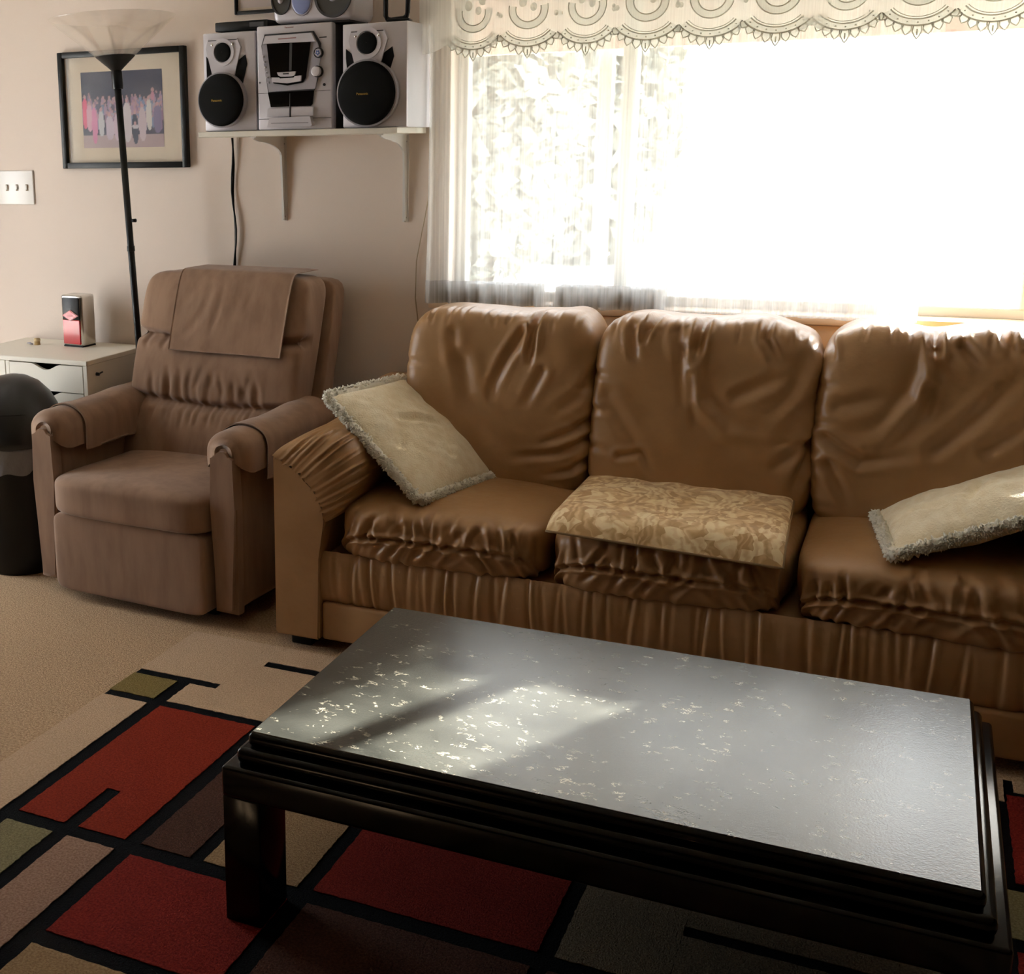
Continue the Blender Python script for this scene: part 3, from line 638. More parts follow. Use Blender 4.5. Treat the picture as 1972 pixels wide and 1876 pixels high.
# arms: flat front panel with rounded shoulder, body, gathered pad
def arm(sgn):
    mx = lambda x: x if sgn < 0 else (SX0+SX1)-x
    xo, xi = SX0, -1.520
    prof = [(xo, 0.042), (xi, 0.042), (xi, 0.30), (xi+0.012, 0.38), (-1.496, 0.419)]
    cen = (-1.700, 0.395); 
    seam = [(-1.496, 0.419), (-1.508, 0.455), (-1.523, 0.489), (-1.540, 0.516), (-1.560, 0.540), (-1.587, 0.561), (-1.618, 0.579), (-1.645, 0.595), (xo, 0.606)]
    out = prof+seam[1:]
    bm = prism([(mx(p), q) for p, q in out], SYF-0.012, SYF+0.05, 'y')
    bmesh.ops.bevel(bm, geom=list(bm.edges), offset=0.006, segments=2, affect='EDGES')
    O('arm_front', bm, M['leather'], sofa, world=True)
    bm = prism([(mx(p), q-0.004) for p, q in out], SYF+0.045, 3.95, 'y'); O('arm_body', bm, M['leather'], sofa, world=True)
    S = np.array(seam[::-1]); Lc = np.concatenate([[0], np.cumsum(np.linalg.norm(np.diff(S, axis=0), axis=1))]); Lc /= Lc[-1]
    def pad(u, v):      # u across the shoulder (outer -> inner), v from front to back
        bx = np.interp(u, Lc, S[:, 0]); bz = np.interp(u, Lc, S[:, 1])
        e = 1e-3; tx = np.interp(np.clip(u+e, 0, 1), Lc, S[:, 0])-np.interp(np.clip(u-e, 0, 1), Lc, S[:, 0]); tz = np.interp(np.clip(u+e, 0, 1), Lc, S[:, 1])-np.interp(np.clip(u-e, 0, 1), Lc, S[:, 1])
        nx, nz = -tz, tx; n = np.hypot(nx, nz)+1e-9; nx, nz = nx/n, nz/n
        nx = 0.5*nx+0.5*0.80; nz = 0.5*nz+0.5*0.60; 
        thick = 0.162*np.sin(np.pi*np.clip(u*0.93+0.035, 0, 1))**0.62
        L = 0.66; y = v*L; lip = np.clip(y/0.115, 0, 1); rise = np.sqrt(np.clip(1-(1-lip)**2, 0, 1)); tail = np.clip((L-y)/0.05, 0, 1)**0.5
        gat = np.sin(u*58+1.6*np.sin(u*13)+0.8*np.sin(v*20))*0.5+0.5*np.sin(u*97+2)
        g = 0.0105*gat*np.exp(-((y-0.03)/0.075)**2)*np.clip(u*8, 0, 1)*np.clip((1-u)*8, 0, 1)
        h = thick*rise*tail+g+0.004*smooth_noise(np.stack([u*0.4, v], 1), 14, 8)*rise
        yy = SYF-0.014+y-0.012*np.sin(np.pi*lip)*np.sin(np.pi*u)
        X = bx+nx*h; Z = bz+nz*h
        return np.stack([X if sgn < 0 else (SX0+SX1)-X, yy, Z], 1)
    P, Fc = grid(150, 90, pad)
    if sgn < 0: Fc = [f[::-1] for f in Fc]
    O('arm_pad', mesh('arm_pad', P, Fc), M['leather'], sofa, world=True)
for s in (-1, 1): arm(s)
for x, y in ((-1.60, 3.28), (0.53, 3.28), (-1.60, 4.0), (0.53, 4.0)):
    O('foot', box(x-0.035, x+0.035, y-0.035, y+0.035, 0.0, 0.055, 0.006), M['black'], sofa, world=True)

# ------------------------------------------------------------------ loose cushions
def frame_from(o, ex_, ey_):
    ex_ = Vector(ex_).normalized(); n = ex_.cross(Vector(ey_)).normalized(); ey2 = n.cross(ex_)
    return Matrix((ex_, ey2, n)).transposed().to_euler()
def throw_pillow(label, o, ex_, ey_, w, h, th, seed):
    t = thing('throw_pillow', label, 'pillow', tuple(o), frame_from(o, ex_, ey_), group='cream throw pillows on the sofa')
    n = 64
    def shell(sg):
        def fn(u, v):
            a = u*2-1; b = v*2-1; prof = np.clip((1-np.abs(a)**3.2)*(1-np.abs(b)**3.2), 0, 1)**0.55
            pin = 1-0.05*(1-np.abs(a)**2)*np.abs(b)**3; pin2 = 1-0.05*(1-np.abs(b)**2)*np.abs(a)**3
            z = sg*th*prof; Q = np.stack([a*w/2, b*h/2], 1)
            z = z+0.006*smooth_noise(Q, 22, seed)*prof+0.003*smooth_noise(Q, 60, seed+1)*prof
            if sg > 0: z = z+creases(Q, [([(-w*.1, h*.1), (w*.12, h*.02), (w*.3, -h*.05)], .012, .010), ([(w*.05, -h*.3), (w*.2, -h*.15)], .012, .008), ([(-w*.35, -h*.1), (-w*.15, h*.05)], .012, .008)])*prof
            return np.stack([a*w/2*pin2, h/2+b*h/2*pin, z], 1)
        P, Fc = grid(n, n, fn); return P, (Fc if sg > 0 else [f[::-1] for f in Fc])
    O('pillow_body', mesh('pillow_body', *join(shell(1), shell(-1))), M['cream_fur'], t)
    # woolly trim: a lumpy roll along the edge covered in short tufts
    r = np.random.default_rng(seed+5); per = 2*(w+h)
    def edge_pt(q):
        q = q % per
        if q < w: p = np.array([q-w/2, 0, 0]); d = np.array([0, -1.0, 0])
        elif q < w+h: p = np.array([w/2, q-w, 0]); d = np.array([1.0, 0, 0])
        elif q < 2*w+h: p = np.array([w/2-(q-w-h), h, 0]); d = np.array([0, 1.0, 0])
        else: p = np.array([-w/2, h-(q-2*w-h), 0]); d = np.array([-1.0, 0, 0])
        return p, d
    nr = 260; P, Fr = tube([edge_pt(per*i/nr)[0] for i in range(nr+1)], 0.0135, 10); P = P+r.normal(size=P.shape)*0.0021
    V = list(P); Fc = [tuple(f) for f in Fr]
    for i in range(3000):
        p, d = edge_pt(per*i/3000); ph = r.normal()*0.9; out = d*math.cos(ph)+np.array([0, 0, 1.0])*math.sin(ph)
        p = p+out*0.009; dd = out+r.normal(size=3)*0.55; dd /= np.linalg.norm(dd); L = 0.008+0.009*r.random()
        sd = np.cross(dd, r.normal(size=3)); sd /= np.linalg.norm(sd)+1e-9; s2 = np.cross(dd, sd); k = 0.0034; o_ = len(V); q = p+dd*L*0.6
        V += [p+sd*k, p-sd*k*.5+s2*k*.87, p-sd*k*.5-s2*k*.87, q+sd*k*1.1, q-sd*k*.55+s2*k*.95, q-sd*k*.55-s2*k*.95, p+dd*L]
        Fc += [(o_, o_+1, o_+4, o_+3), (o_+1, o_+2, o_+5, o_+4), (o_+2, o_, o_+3, o_+5), (o_+3, o_+4, o_+6), (o_+4, o_+5, o_+6), (o_+5, o_+3, o_+6)]
    O('fringe', mesh('fringe', np.array(V), Fc), M['wool'], t, kind='stuff', label='short cream wool trim around the pillow')
    return t
bl = np.array([-1.234, 3.276, 0.492]); br = np.array([-1.121, 3.658, 0.492]); tl = np.array([-1.581, 3.376, 0.770]); tr = np.array([-1.463, 3.754, 0.745])
throw_pillow('cream throw pillow with woolly trim leaning on the gathered sofa arm beside the recliner', (bl+br)/2+np.array([0.0, 0, 0.004]), br-bl, (tl+tr)/2-(bl+br)/2, 0.385, 0.44, 0.050, 21)
bl = np.array([0.004, 3.268, 0.500]); br = np.array([-0.050, 3.650, 0.500])
throw_pillow('cream throw pillow with woolly trim lying on the seat next to the gold cushion', (bl+br)/2, bl-br, np.array([0.40, 0.06, 0.165]), 0.37, 0.42, 0.052, 33)
# flat gold cushion on the middle seat
gc = thing('seat_pad', 'flat gold leaf-patterned cushion lying on the middle sofa seat', 'cushion', (-0.545, 3.43, 0.48))
def pad_shell(sg):
    def fn(u, v):
        a = u*2-1; b = v*2-1
        prof = np.clip((1-np.abs(a)**7)*(1-np.abs(b)**7), 0, 1)**0.5
        Xl = (-0.838*(1-v)+-0.842*v); Xr = (-0.238*(1-v)+-0.262*v); X = Xl+(Xr-Xl)*u
        Yf = 3.196+0.0*u; Yb = 3.735-0.01*u; Y = Yf+(Yb-Yf)*v
        drop = -(0.030+0.022*u)*np.clip(1-v/0.16, 0, 1)**2-0.012*np.clip(1-(1-v)/0.1, 0, 1)**2
        Q = np.stack([X, Y], 1); z = 0.508+drop+(0.022 if sg > 0 else -0.012)*prof+(0.004*smooth_noise(Q, 15, 3)+0.002*smooth_noise(Q, 45, 4))*prof
        return np.stack([X, Y, z], 1)-np.array([-0.545, 3.43, 0.48])
    P, Fc = grid(80, 70, fn); return P, (Fc if sg > 0 else [f[::-1] for f in Fc])
O('pad_cover', mesh('pad_cover', *join(pad_shell(1), pad_shell(-1))), M['damask'], gc)
P, _ = pad_shell(1); P = P.reshape(80, 70, 3); ring = [P[i, 0] for i in range(0, 80, 3)]+[P[79, j] for j in range(0, 70, 3)]
V, Fc = tube(ring, 0.0035, 6); O('edge_shade', mesh('edge_shade', V, Fc), mat('edge_shade_brown', (150, 122, 84), 0.7), gc)  # thin darker tube put along edges where only shade falls

# ------------------------------------------------------------------ recliner
rec = thing('recliner_chair', 'brown velour recliner armchair with headrest cloth, beside the sofa', 'armchair', (-2.212, 3.692, 0), (0, 0, R(-4.0)))
VEL = M['velour']
def vpillow(name, a, b, c, k, n, loc, disp=None, lean=0.0, parent=rec, shear=None):
    P, N, Fc = cube_pillow(a, b, c, k, n); H = np.zeros(len(P))
    if disp: H = disp(P)
    W = P+N*H[:, None]; W[:, 1] += lean*P[:, 2]
    if shear: W = shear(W)
    return O(name, mesh(name, W, Fc), VEL, parent, loc=loc)
vpillow('footrest', 0.312, 0.045, 0.137, 12, 30, (0, -0.40, 0.172))
def seat_d(P): 
    return 0.020*np.clip(P[:, 2]/0.075, 0, 1)**2*(1-(P[:, 0]/0.335)**2)+0.003*smooth_noise(P, 10, 3)
vpillow('seat_cushion', 0.325, 0.30, 0.068, 7, 60, (0, -0.165, 0.366), seat_d)
vpillow('chair_base', 0.318, 0.33, 0.11, 14, 16, (0, -0.02, 0.18))
A_, B_, C_ = 0.350, 0.075, 0.345
LEAN = 0.34
def back_d(P):
    z = P[:, 2]; front = np.clip(-P[:, 1]/B_*2, 0, 1); h = np.zeros(len(P)); x = P[:, 0]
    for s in (-0.092, 0.128):
        sag = s-0.018*np.cos(np.clip(x/A_, -1, 1)*1.57); h -= 0.034*np.exp(-((z-sag)/0.016)**2)
        if s > 0: h -= 0.0
    h += 0.020*np.exp(-((z-0.02)/0.07)**2)*(1-(x/A_)**4)+0.022*np.exp(-((z-0.25)/0.08)**2)*(1-(x/A_)**4)+0.012*np.exp(-((z+0.2)/0.08)**2)
    r = random.Random(4); L = []
    for k in range(13):     # gathers above and below the lumbar seam
        xx = -0.24+0.48*(k+r.random()*0.7)/13; L.append(([(xx, -0.100), (xx+0.03*(r.random()-.5), -0.045), (xx+0.05*(r.random()-.5), 0.0+0.04*r.random())], 0.011, 0.006))
        xx += 0.015; L.append(([(xx, -0.112), (xx+0.02*(r.random()-.5), -0.17-0.03*r.random())], 0.008, 0.006))
    for k in range(8):
        xx = -0.30+0.6*k/8; L.append(([(xx, 0.118), (xx+0.02*(r.random()-.5), 0.07)], 0.010, 0.006))
    h += creases(np.stack([x, z], 1), L)
    return h*front+0.002*smooth_noise(P, 18, 6)
ZB = 0.715; YB = 0.155
vpillow('backrest', A_, B_, C_, 11, 110, (0, YB, ZB), back_d, lean=LEAN)
# shell behind the back cushion
vpillow('back_shell', 0.364, 0.045, 0.40, 14, 24, (0.004, YB+0.115, 0.640), lean=LEAN*0.9)
# headrest cloth draped over the top
def cloth(u, v):
    X = -0.178+0.468*u
    t = np.interp(v, [0, 0.72, 1.0], [-0.0, 1.0, 2.0])      # 0..1 down the front, 1..2 over the top
    k = 11; a, b, c = A_+0.01, B_+0.030, C_+0.017
    z_low = 0.745-ZB+0.052
    ang = np.where(t < 1, np.interp(t, [0, 1], [math.asin(min(1, (z_low/c)**(k/2))), 1.25]), np.interp(t, [1, 2], [1.25, 1.72]))
    sc = np.clip(1-np.abs(X/a)**k, 0, 1)**(1/k)
    z = c*sc*np.abs(np.sin(ang))**(2/k); y = -b*sc*np.sign(np.cos(ang))*np.abs(np.cos(ang))**(2/k)
    zz = np.where(t < 1, z_low+(c*sc*abs(math.sin(1.25))**(2/k)-z_low)*t, z)
    yy = np.where(t < 1, -b*sc*np.clip(1-np.abs(zz/(c*sc))**k, 0, 1)**(1/k), y)
    Q = np.stack([X, zz], 1)
    w = creases(Q, [([(-.02, .33), (-.05, .22), (-.13, .12)], .014, .006), ([(.02, .34), (.01, .22), (-.02, .12)], .012, .006), ([(.10, .33), (.08, .2)], .012, .005), ([(-.10, .32), (-.16, .2)], .012, .005), ([(.16, .32), (.12, .22)], .012, .005)])*np.clip(1-t, 0, 1)
    yy = yy-w+0.003*smooth_noise(Q, 16, 12)
    return np.stack([X, yy+LEAN*zz, zz], 1)
P, Fc = grid(60, 70, cloth)
def thicken(P, Fc, nu, nv, off):
    n = len(P); V = np.vstack([P, P+off]); F2 = [tuple(f) for f in Fc]+[tuple(i+n for i in f[::-1]) for f in Fc]
    b = [i*nv for i in range(nu)]+[(nu-1)*nv+j for j in range(1, nv)]+[i*nv+nv-1 for i in range(nu-2, -1, -1)]+[j for j in range(nv-2, 0, -1)]
    for i in range(len(b)): p, q = b[i], b[(i+1) % len(b)]; F2.append((p, q, q+n, p+n))
    return V, F2
O('headrest_cloth', mesh('headrest_cloth', *thicken(P, Fc, 60, 70, np.array([0, 0.005, -0.002]))), VEL, rec, loc=(0, YB, ZB))
# arms
def inv_u(u, half, top, low, flare=0.0):
    """inverted U cross-section: u 0..1 from inner hem over the top to outer hem"""
    t = u*2-1; ang = np.clip(t/0.55, -1, 1)*math.pi/2; hang = np.clip((np.abs(t)-0.55)/0.45, 0, 1)
    x = half*np.sin(ang)+np.sign(t)*flare*hang; z = (top-half*0.75)+half*0.75*np.cos(ang)-hang*((top-half*0.75)-low); return x, z
for sg in (-1, 1):
    xc = sg*0.366
    bm = box(xc-0.040, xc+0.040, -0.375, 0.32, 0.055, 0.565, 0.030, 4); O('arm_panel', bm, VEL, rec)
    # front post: rounded top, slightly swelling
    out = [(xc-0.043, 0.05), (xc+0.043, 0.05), (xc+0.046, 0.40), (xc+0.041, 0.53)]+[(xc+0.041*math.cos(math.pi*k/10), 0.560+0.040*math.sin(math.pi*k/10)) for k in range(11)]+[(xc-0.041, 0.53), (xc-0.046, 0.40)]
    bm = prism(out, -0.412, -0.365, 'y'); bmesh.ops.bevel(bm, geom=[e for e in bm.edges if abs(e.verts[0].co.y-e.verts[1].co.y) < 1e-5 and e.verts[0].co.y < -0.4], offset=0.016, segments=4, affect='EDGES'); O('arm_post', bm, VEL, rec)
    def padf(u, v, half=0.083, low=0.515, top=0.640, y0=-0.398, y1=0.13, grow=0.0):
        x, z = inv_u(u, half+grow, top+grow, low-grow)
        y = y0+(y1-y0)*v; lip = np.clip((y-y0)/0.055, 0, 1); f = np.sqrt(np.clip(1-(1-lip)**2, 0, 1)) if grow == 0 else np.ones_like(u)
        k = 0.40+0.60*f; zc_ = 0.575
        Q = np.stack([u*0.3, y], 1); n = 0.0035*smooth_noise(Q, 24, 40+sg)
        zt = zc_+(z-zc_)*k+n; zt = zt+0.028*np.clip((y+0.05)/0.2, 0, 1)*np.clip(zt-0.5, 0, .2)*3
        return np.stack([xc+x*k+n, y, zt], 1)
    P, Fc = grid(48, 60, lambda u, v: padf(u, v)); V, F2 = thicken(P, Fc, 48, 60, np.array([0, 0, 0])); 
    # closed pad: add the front lip as a fan towards the post
    front = [i*60 for i in range(48)]; cen = P[front].mean(0)+np.array([0, 0.004, 0]); V = np.vstack([P, cen]); Fc = Fc+[(front[i], front[i+1], len(P)) for i in range(47)]
    O('arm_pad', mesh('arm_pad', V, Fc), VEL, rec)
    P, Fc = grid(48, 50, lambda u, v: padf(u, v, low=0.505 if sg < 0 else 0.49, y0=-0.285, y1=0.15, grow=0.008)); O('arm_cover', mesh('arm_cover', *thicken(P, Fc, 48, 50, np.array([0, 0, -0.004]))), VEL, rec)
O('glide_base', box(-0.28, 0.28, -0.33, 0.25, 0.0, 0.075, 0.01), M['black'], rec)

# ------------------------------------------------------------------ drawer cabinet
CXO = -3.30
CX0, CX1, CYF, CZ = -3.082, -2.704, 3.722, 0.742
cab = thing('drawer_cabinet', 'white drawer unit with scooped drawer pulls against the wall', 'cabinet', ((CX0+CX1)/2, CYF, 0))
bm = bmesh.new()
for a in ((CX0, CX0+0.018, CYF+0.003, 4.13, 0, CZ-0.018), (CX1-0.018, CX1, CYF+0.003, 4.13, 0, CZ-0.018), (CX0+0.018, CX1-0.018, 4.115, 4.13, 0, CZ-0.018), (CX0+0.018, CX1-0.018, CYF+0.03, 4.115, 0.02, 0.04)): box(*a, 0.0015, 1, bm=bm)
O('carcass', bm, M['white'], cab, world=True)
O('side_unit', box(CXO, CX0-0.002, CYF+0.003, 4.13, 0, CZ-0.018, 0.002, 1), M['white'], cab, world=True)
O('top_panel', box(CXO-0.002, CX1+0.002, CYF, 4.132, CZ-0.018, CZ, 0.002, 1), M['white'], cab, world=True)
zt = CZ-0.022
for h in (0.105, 0.135, 0.135, 0.155, 0.155):
    z1 = zt; z0 = zt-h+0.004; w0, w1 = CX0+0.020, CX1-0.020; xm = (w0+w1)/2
    out = [(w0, z0), (w1, z0), (w1, z1), (xm+0.065, z1)]+[(xm+0.065-0.13*(k/12), z1-0.022*(0.5-0.5*math.cos(2*math.pi*k/12))**0.8) for k in range(1, 12)]+[(xm-0.065, z1), (w0, z1)]
    O('drawer_front', prism(out, CYF+0.002, CYF+0.018, 'y'), M['white'], cab, world=True); zt -= h
O('drawer_box', box(CX0+0.022, CX1-0.022, CYF+0.05, 4.10, 0.05, CZ-0.03), M['black_matt'], cab, world=True)
p = on_y(182, 713, 3.80)
V, Fc = lathe([(0.0, 0.0), (0.007, 0.0), (0.006, 0.012), (0.0, 0.013)], 12, False, False); hk = O('side_hook', mesh('side_hook', np.stack([V[:, 2], V[:, 1], V[:, 0]], 1), Fc), M['dark_grey'], cab, loc=(CX1, 3.785, 0.685), world=True)
V, Fc = tube([(0.008, 0, 0), (0.014, 0.02, 0.006)], 0.003, 6); O('hook_pin', mesh('hook_pin', V, Fc), M['dark_grey'], hk)

# napkin dispenser on the cabinet
nd = thing('napkin_dispenser', 'chrome and red napkin dispenser with diamond badge on the white drawer unit', 'dispenser', (-2.955, 4.030, CZ), (0, 0, R(-4)))
O('dispenser_case', box(-0.052, 0.052, -0.038, 0.046, 0.004, 0.205, 0.010, 3), M['chrome'], nd)
O('black_plate', box(-0.042, 0.042, -0.0425, -0.036, 0.105, 0.195, 0.004, 2), M['black'], nd, label='black upper front plate')
O('red_plate', box(-0.043, 0.043, -0.0435, -0.036, 0.012, 0.108, 0.002, 1), M['red'], nd, label='red lower front plate')
dm = O('diamond_badge', prism([(-0.040, 0.125), (0, 0.104), (0.040, 0.125), (0, 0.147)], -0.047, -0.043, 'y'), M['print_pale'], nd, label='red diamond badge with pale border')
O('badge_face', prism([(-0.034, 0.125), (0, 0.1075), (0.034, 0.125), (0, 0.1435)], -0.0485, -0.047, 'y'), M['red'], dm)
O('badge_mark', box(-0.014, 0.014, -0.0492, -0.0484, 0.1215, 0.1285, 0.0003, 1), M['print_pale'], dm)
O('dispenser_foot', box(-0.048, 0.048, -0.036, 0.044, 0, 0.006), M['black'], nd)
V, Fc = tube([(-0.052, 0.0, 0.15), (-0.062, 0, 0.142), (-0.064, 0, 0.125), (-0.058, 0, 0.108), (-0.052, 0, 0.105)], 0.003, 6); O('side_handle', mesh('side_handle', V, Fc), M['chrome'], nd)
# cork stopper and small dish
V, Fc = lathe([(0.0, 0), (0.013, 0), (0.012, 0.004), (0.0115, 0.014), (0.0125, 0.016), (0.0125, 0.024), (0.011, 0.026), (0, 0.026)], 18, False, False)
cz = on_z(72, 664, CZ); t = thing('cork_stopper', 'small tan cork stopper standing on the white drawer unit', 'stopper', (cz[0], cz[1], CZ))
O('cork', mesh('cork', V, Fc, True, 40), M['cork'], t)
V, Fc = lathe([(0.0125, 0.015), (0.0135, 0.017), (0.0135, 0.022), (0.0125, 0.024)], 18, True, True); O('cap', mesh('cap', V, Fc), mat('stopper_cap', (200, 180, 140), 0.6), t)
V, Fc = tube([(cz[0]-0.045, cz[1]-0.006, CZ+0.005), (cz[0]-0.03, cz[1]-0.008, CZ+0.006), (cz[0]-0.014, cz[1]-0.012, CZ+0.004)], [0.003, 0.005, 0.003], 8)
tag(O('small_clip', mesh('small_clip', V, Fc), M['silver2']), 'small grey clip lying beside the cork on the white drawer unit', 'clip')

# ------------------------------------------------------------------ swing-top bin
BS = np.array([0.915, 0.915, 1.0])
bn = thing('waste_bin', 'black waste bin with domed lid and grey liner beside the recliner', 'bin', (-2.882, 3.515, 0), (0, 0, 0))
V, Fc = lathe([(0.0, 0.004), (0.150, 0.0), (0.158, 0.01), (0.168, 0.10), (0.190, 0.46), (0.195, 0.47), (0.195, 0.485), (0.185, 0.485), (0.182, 0.46), (0.15, 0.05), (0, 0.04)], 48, False, False); O('bin_body', mesh('bin_body', V*BS, Fc, True, 40), M['black'], bn)
def liner(u, v):
    t = u*2*math.pi; z = 0.492-0.115*v*(0.75+0.30*np.sin(t*3-1.2)+0.15*np.sin(t*7)); r_ = 0.2005-0.03*(1-np.clip(v*8, 0, 1))-0.012*v+0.003*np.sin(t*23+v*5)*v
    return np.stack([r_*np.cos(t), r_*np.sin(t), z], 1)
P, Fc = grid(96, 16, liner); O('bin_liner', mesh('bin_liner', P*BS, Fc), M['bag'], bn, label='grey plastic liner folded over the rim')
V, Fc = lathe([(0.200, 0.478), (0.206, 0.482), (0.206, 0.500), (0.200, 0.520), (0.190, 0.560), (0.172, 0.605), (0.145, 0.650), (0.105, 0.688), (0.06, 0.710), (0.02, 0.718), (0.0, 0.719)], 48, False, False); ld = O('dome_lid', mesh('dome_lid', V*BS, Fc), mat('black_lid', (34, 35, 36), 0.35), bn)
V, Fc = tube([(0.19*math.cos(t_)*0.93, 0.19*math.sin(t_)*0.93-0.01, 0.60+0.0*t_) for t_ in np.linspace(R(215), R(325), 20)], 0.0025, 6); O('flap_edge', mesh('flap_edge', V*BS, Fc), M['black'], ld)

# ------------------------------------------------------------------ torchiere lamp
lamp = thing('floor_lamp', 'black torchiere floor lamp with frosted conical shade behind the drawer unit', 'lamp', (-2.585, 3.95, 0.004), (0, R(-2.6), 0)); lamp.scale = (1, 1, 0.986)
V, Fc = lathe([(0.0, 0.0), (0.125, 0.0), (0.13, 0.008), (0.125, 0.020), (0.03, 0.032), (0.014, 0.05)], 36, False, False); O('lamp_base', mesh('lamp_base', V, Fc, True, 40), M['black'], lamp)
V, Fc = tube([(0, 0, 0.04), (0, 0, 1.74)], 0.0125, 14); O('pole', mesh('pole', V, Fc), M['black'], lamp)
V, Fc = lathe([(0.013, 1.14), (0.015, 1.142), (0.015, 1.16), (0.013, 1.162)], 16); O('pole_joint', mesh('pole_joint', V, Fc), M['black'], lamp)
V, Fc = tube([(0.012, 0, 1.255), (0.032, 0, 1.255)], [0.006, 0.007], 10); O('switch_knob', mesh('switch_knob', V, Fc), M['black'], lamp)
V, Fc = lathe([(0.0, 1.735), (0.018, 1.735), (0.020, 1.745), (0.020, 1.795), (0.018, 1.800), (0.03, 1.812), (0.072, 1.850), (0.070, 1.853), (0.0, 1.842)], 32, False, False); O('cup', mesh('cup', V, Fc, True, 40), M['black'], lamp)
V, Fc = lathe([(0.068, 1.849), (0.120, 1.893), (0.175, 1.939), (0.226, 1.982), (0.229, 1.985), (0.225, 1.986), (0.172, 1.942), (0.117, 1.896), (0.066, 1.853)], 64, False, False); O('lamp_shade', mesh('lamp_shade', V, Fc), M['shade'], lamp)

# ------------------------------------------------------------------ switch plate and pictures
a0 = on_y(-6, 329, YW); a1 = on_y(68.5, 394, YW)
sp = thing('switch_plate', 'ivory three-toggle light switch plate on the wall', 'switch', ((a0[0]+a1[0])/2, YW, (a0[2]+a1[2])/2))
w, h = (a1[0]-a0[0])/2, (a0[2]-a1[2])/2
O('plate', box(-w, w, -0.007, 0, -h, h, 0.004, 3), M['switch'], sp)
for px in (16, 35, 54):
    x = on_y(px, 362, YW)[0]-sp.location.x
    tg = O('toggle', box(x-0.0045, x+0.0045, -0.015, -0.006, -0.008, 0.010, 0.002, 2), M['switch'], sp); O('toggle_slot', box(x-0.006, x+0.006, -0.0078, -0.0068, -0.013, 0.013), M['brass'], tg)
def framed(name, label, x0, x1, z0, z1, fw, print_rect, painter, deep=0.02):
    t = thing(name, label, 'picture', ((x0+x1)/2, YW, (z0+z1)/2)); xm, zm = (x0+x1)/2, (z0+z1)/2
    for a in ((x0, x0+fw, z0, z1), (x1-fw, x1, z0, z1), (x0+fw, x1-fw, z0, z0+fw), (x0+fw, x1-fw, z1-fw, z1)): O('frame_bar', box(a[0]-xm, a[1]-xm, -deep, 0, a[2]-zm, a[3]-zm, 0.003, 2), M['black'], t)
    O('mat_board', box(x0+fw-xm, x1-fw-xm, -0.008, -0.002, z0+fw-zm, z1-fw-zm), M['mat_board'], t)
    pr = print_rect; nx, nz = 104, 80
    P, Fc = grid(nx+1, nz+1, lambda u, v: np.stack([pr[0]+(pr[1]-pr[0])*u-xm, np.full_like(u, -0.0086), pr[2]+(pr[3]-pr[2])*v-zm], 1))
    me = mesh('print', P, Fc, smooth=False); ca = me.color_attributes.new('print', 'FLOAT_COLOR', 'POINT'); colr = painter(nx+1, nz+1)
    ca.data.foreach_set('color', np.concatenate([colr.reshape(-1, 3), np.ones((colr.size//3, 1))], 1).astype(np.float32).ravel()); O('print', me, M['photo_print'], t)
    O('picture_glass', box(x0+fw-xm, x1-fw-xm, -0.0125, -0.0115, z0+fw-zm, z1-fw-zm), M['pic_glass'], t); return t
def paint_crowd(nx, nz):
    r = np.random.default_rng(2); u, v = np.meshgrid(np.linspace(0, 1, nx), np.linspace(0, 1, nz), indexing='ij'); C = np.zeros((nx, nz, 3))
    C[:] = (0.045, 0.045, 0.075); C += (0.02*np.sin(u*9)+0.012*np.sin(v*14+u*5))[..., None]
    fl = v < 0.17; C[fl] = (0.40, 0.30, 0.30)
    def blob(x, z, rx, rz, col, p=2.4):
        m = (np.abs((u-x)/rx)**p+np.abs((v-z)/rz)**p) < 1; C[m] = col
    for k in range(150):    # people standing in rows, far ones first
        row = k/150; x = r.random(); z = 0.60-0.26*row+0.05*r.normal()*0.5; pal = [(.34, .24, .34), (.24, .22, .36), (.16, .2, .3), (.42, .26, .34), (.1, .09, .14), (.36, .33, .4), (.26, .16, .24), (.2, .25, .38)]
        blob(x, z, 0.022, 0.07, pal[r.integers(8)]); blob(x, z+0.075, 0.011, 0.02, (.42, .26, .27))
    for x, z, rx, rz, col in ((0.035, 0.46, .035, .20, (.62, .10, .18)), (0.09, 0.40, .04, .18, (.60, .34, .42)), (0.15, 0.30, .035, .24, (.58, .22, .36)), (0.235, 0.32, .035, .17, (.50, .50, .52)), (0.34, 0.26, .05, .16, (.50, .42, .50)), (0.56, 0.33, .055, .26, (.54, .48, .50)),
                              (0.44, 0.27, .05, .18, (.52, .40, .48)), (0.655, 0.24, .035, .20, (.05, .06, .09)), (0.655, 0.27, .04, .025, (.50, .46, .5)), (0.745, 0.30, .045, .22, (.52, .42, .46)), (0.83, 0.42, .035, .20, (.58, .54, .50)), (0.93, 0.36, .05, .18, (.20, .16, .26)), (0.88, 0.66, .022, .06, (.50, .24, .30))):
        blob(x, z, rx, rz, col); blob(x, z+rz+0.018, 0.016, 0.026, (.5, .3, .3))
    return C
fx0, fx1, fz0, fz1 = -3.058, -2.484, 1.4285, 1.867
framed('framed_photograph', 'black framed wide-matted group photograph hanging behind the floor lamp', fx0, fx1, fz0, fz1, 0.022, (-2.962, -2.592, 1.506, 1.790), paint_crowd, 0.026)
def paint_plain(nx, nz): C = np.zeros((nx, nz, 3)); C[:] = (0.55, 0.47, 0.43); C[10:80, 20:22] = (0.48, 0.40, 0.38); return C
framed('framed_certificate', 'small black framed pale print on the wall above the stereo', -2.272, -2.0, 1.960, 2.165, 0.012, (-2.25, -2.022, 1.982, 2.143), paint_plain, 0.018)

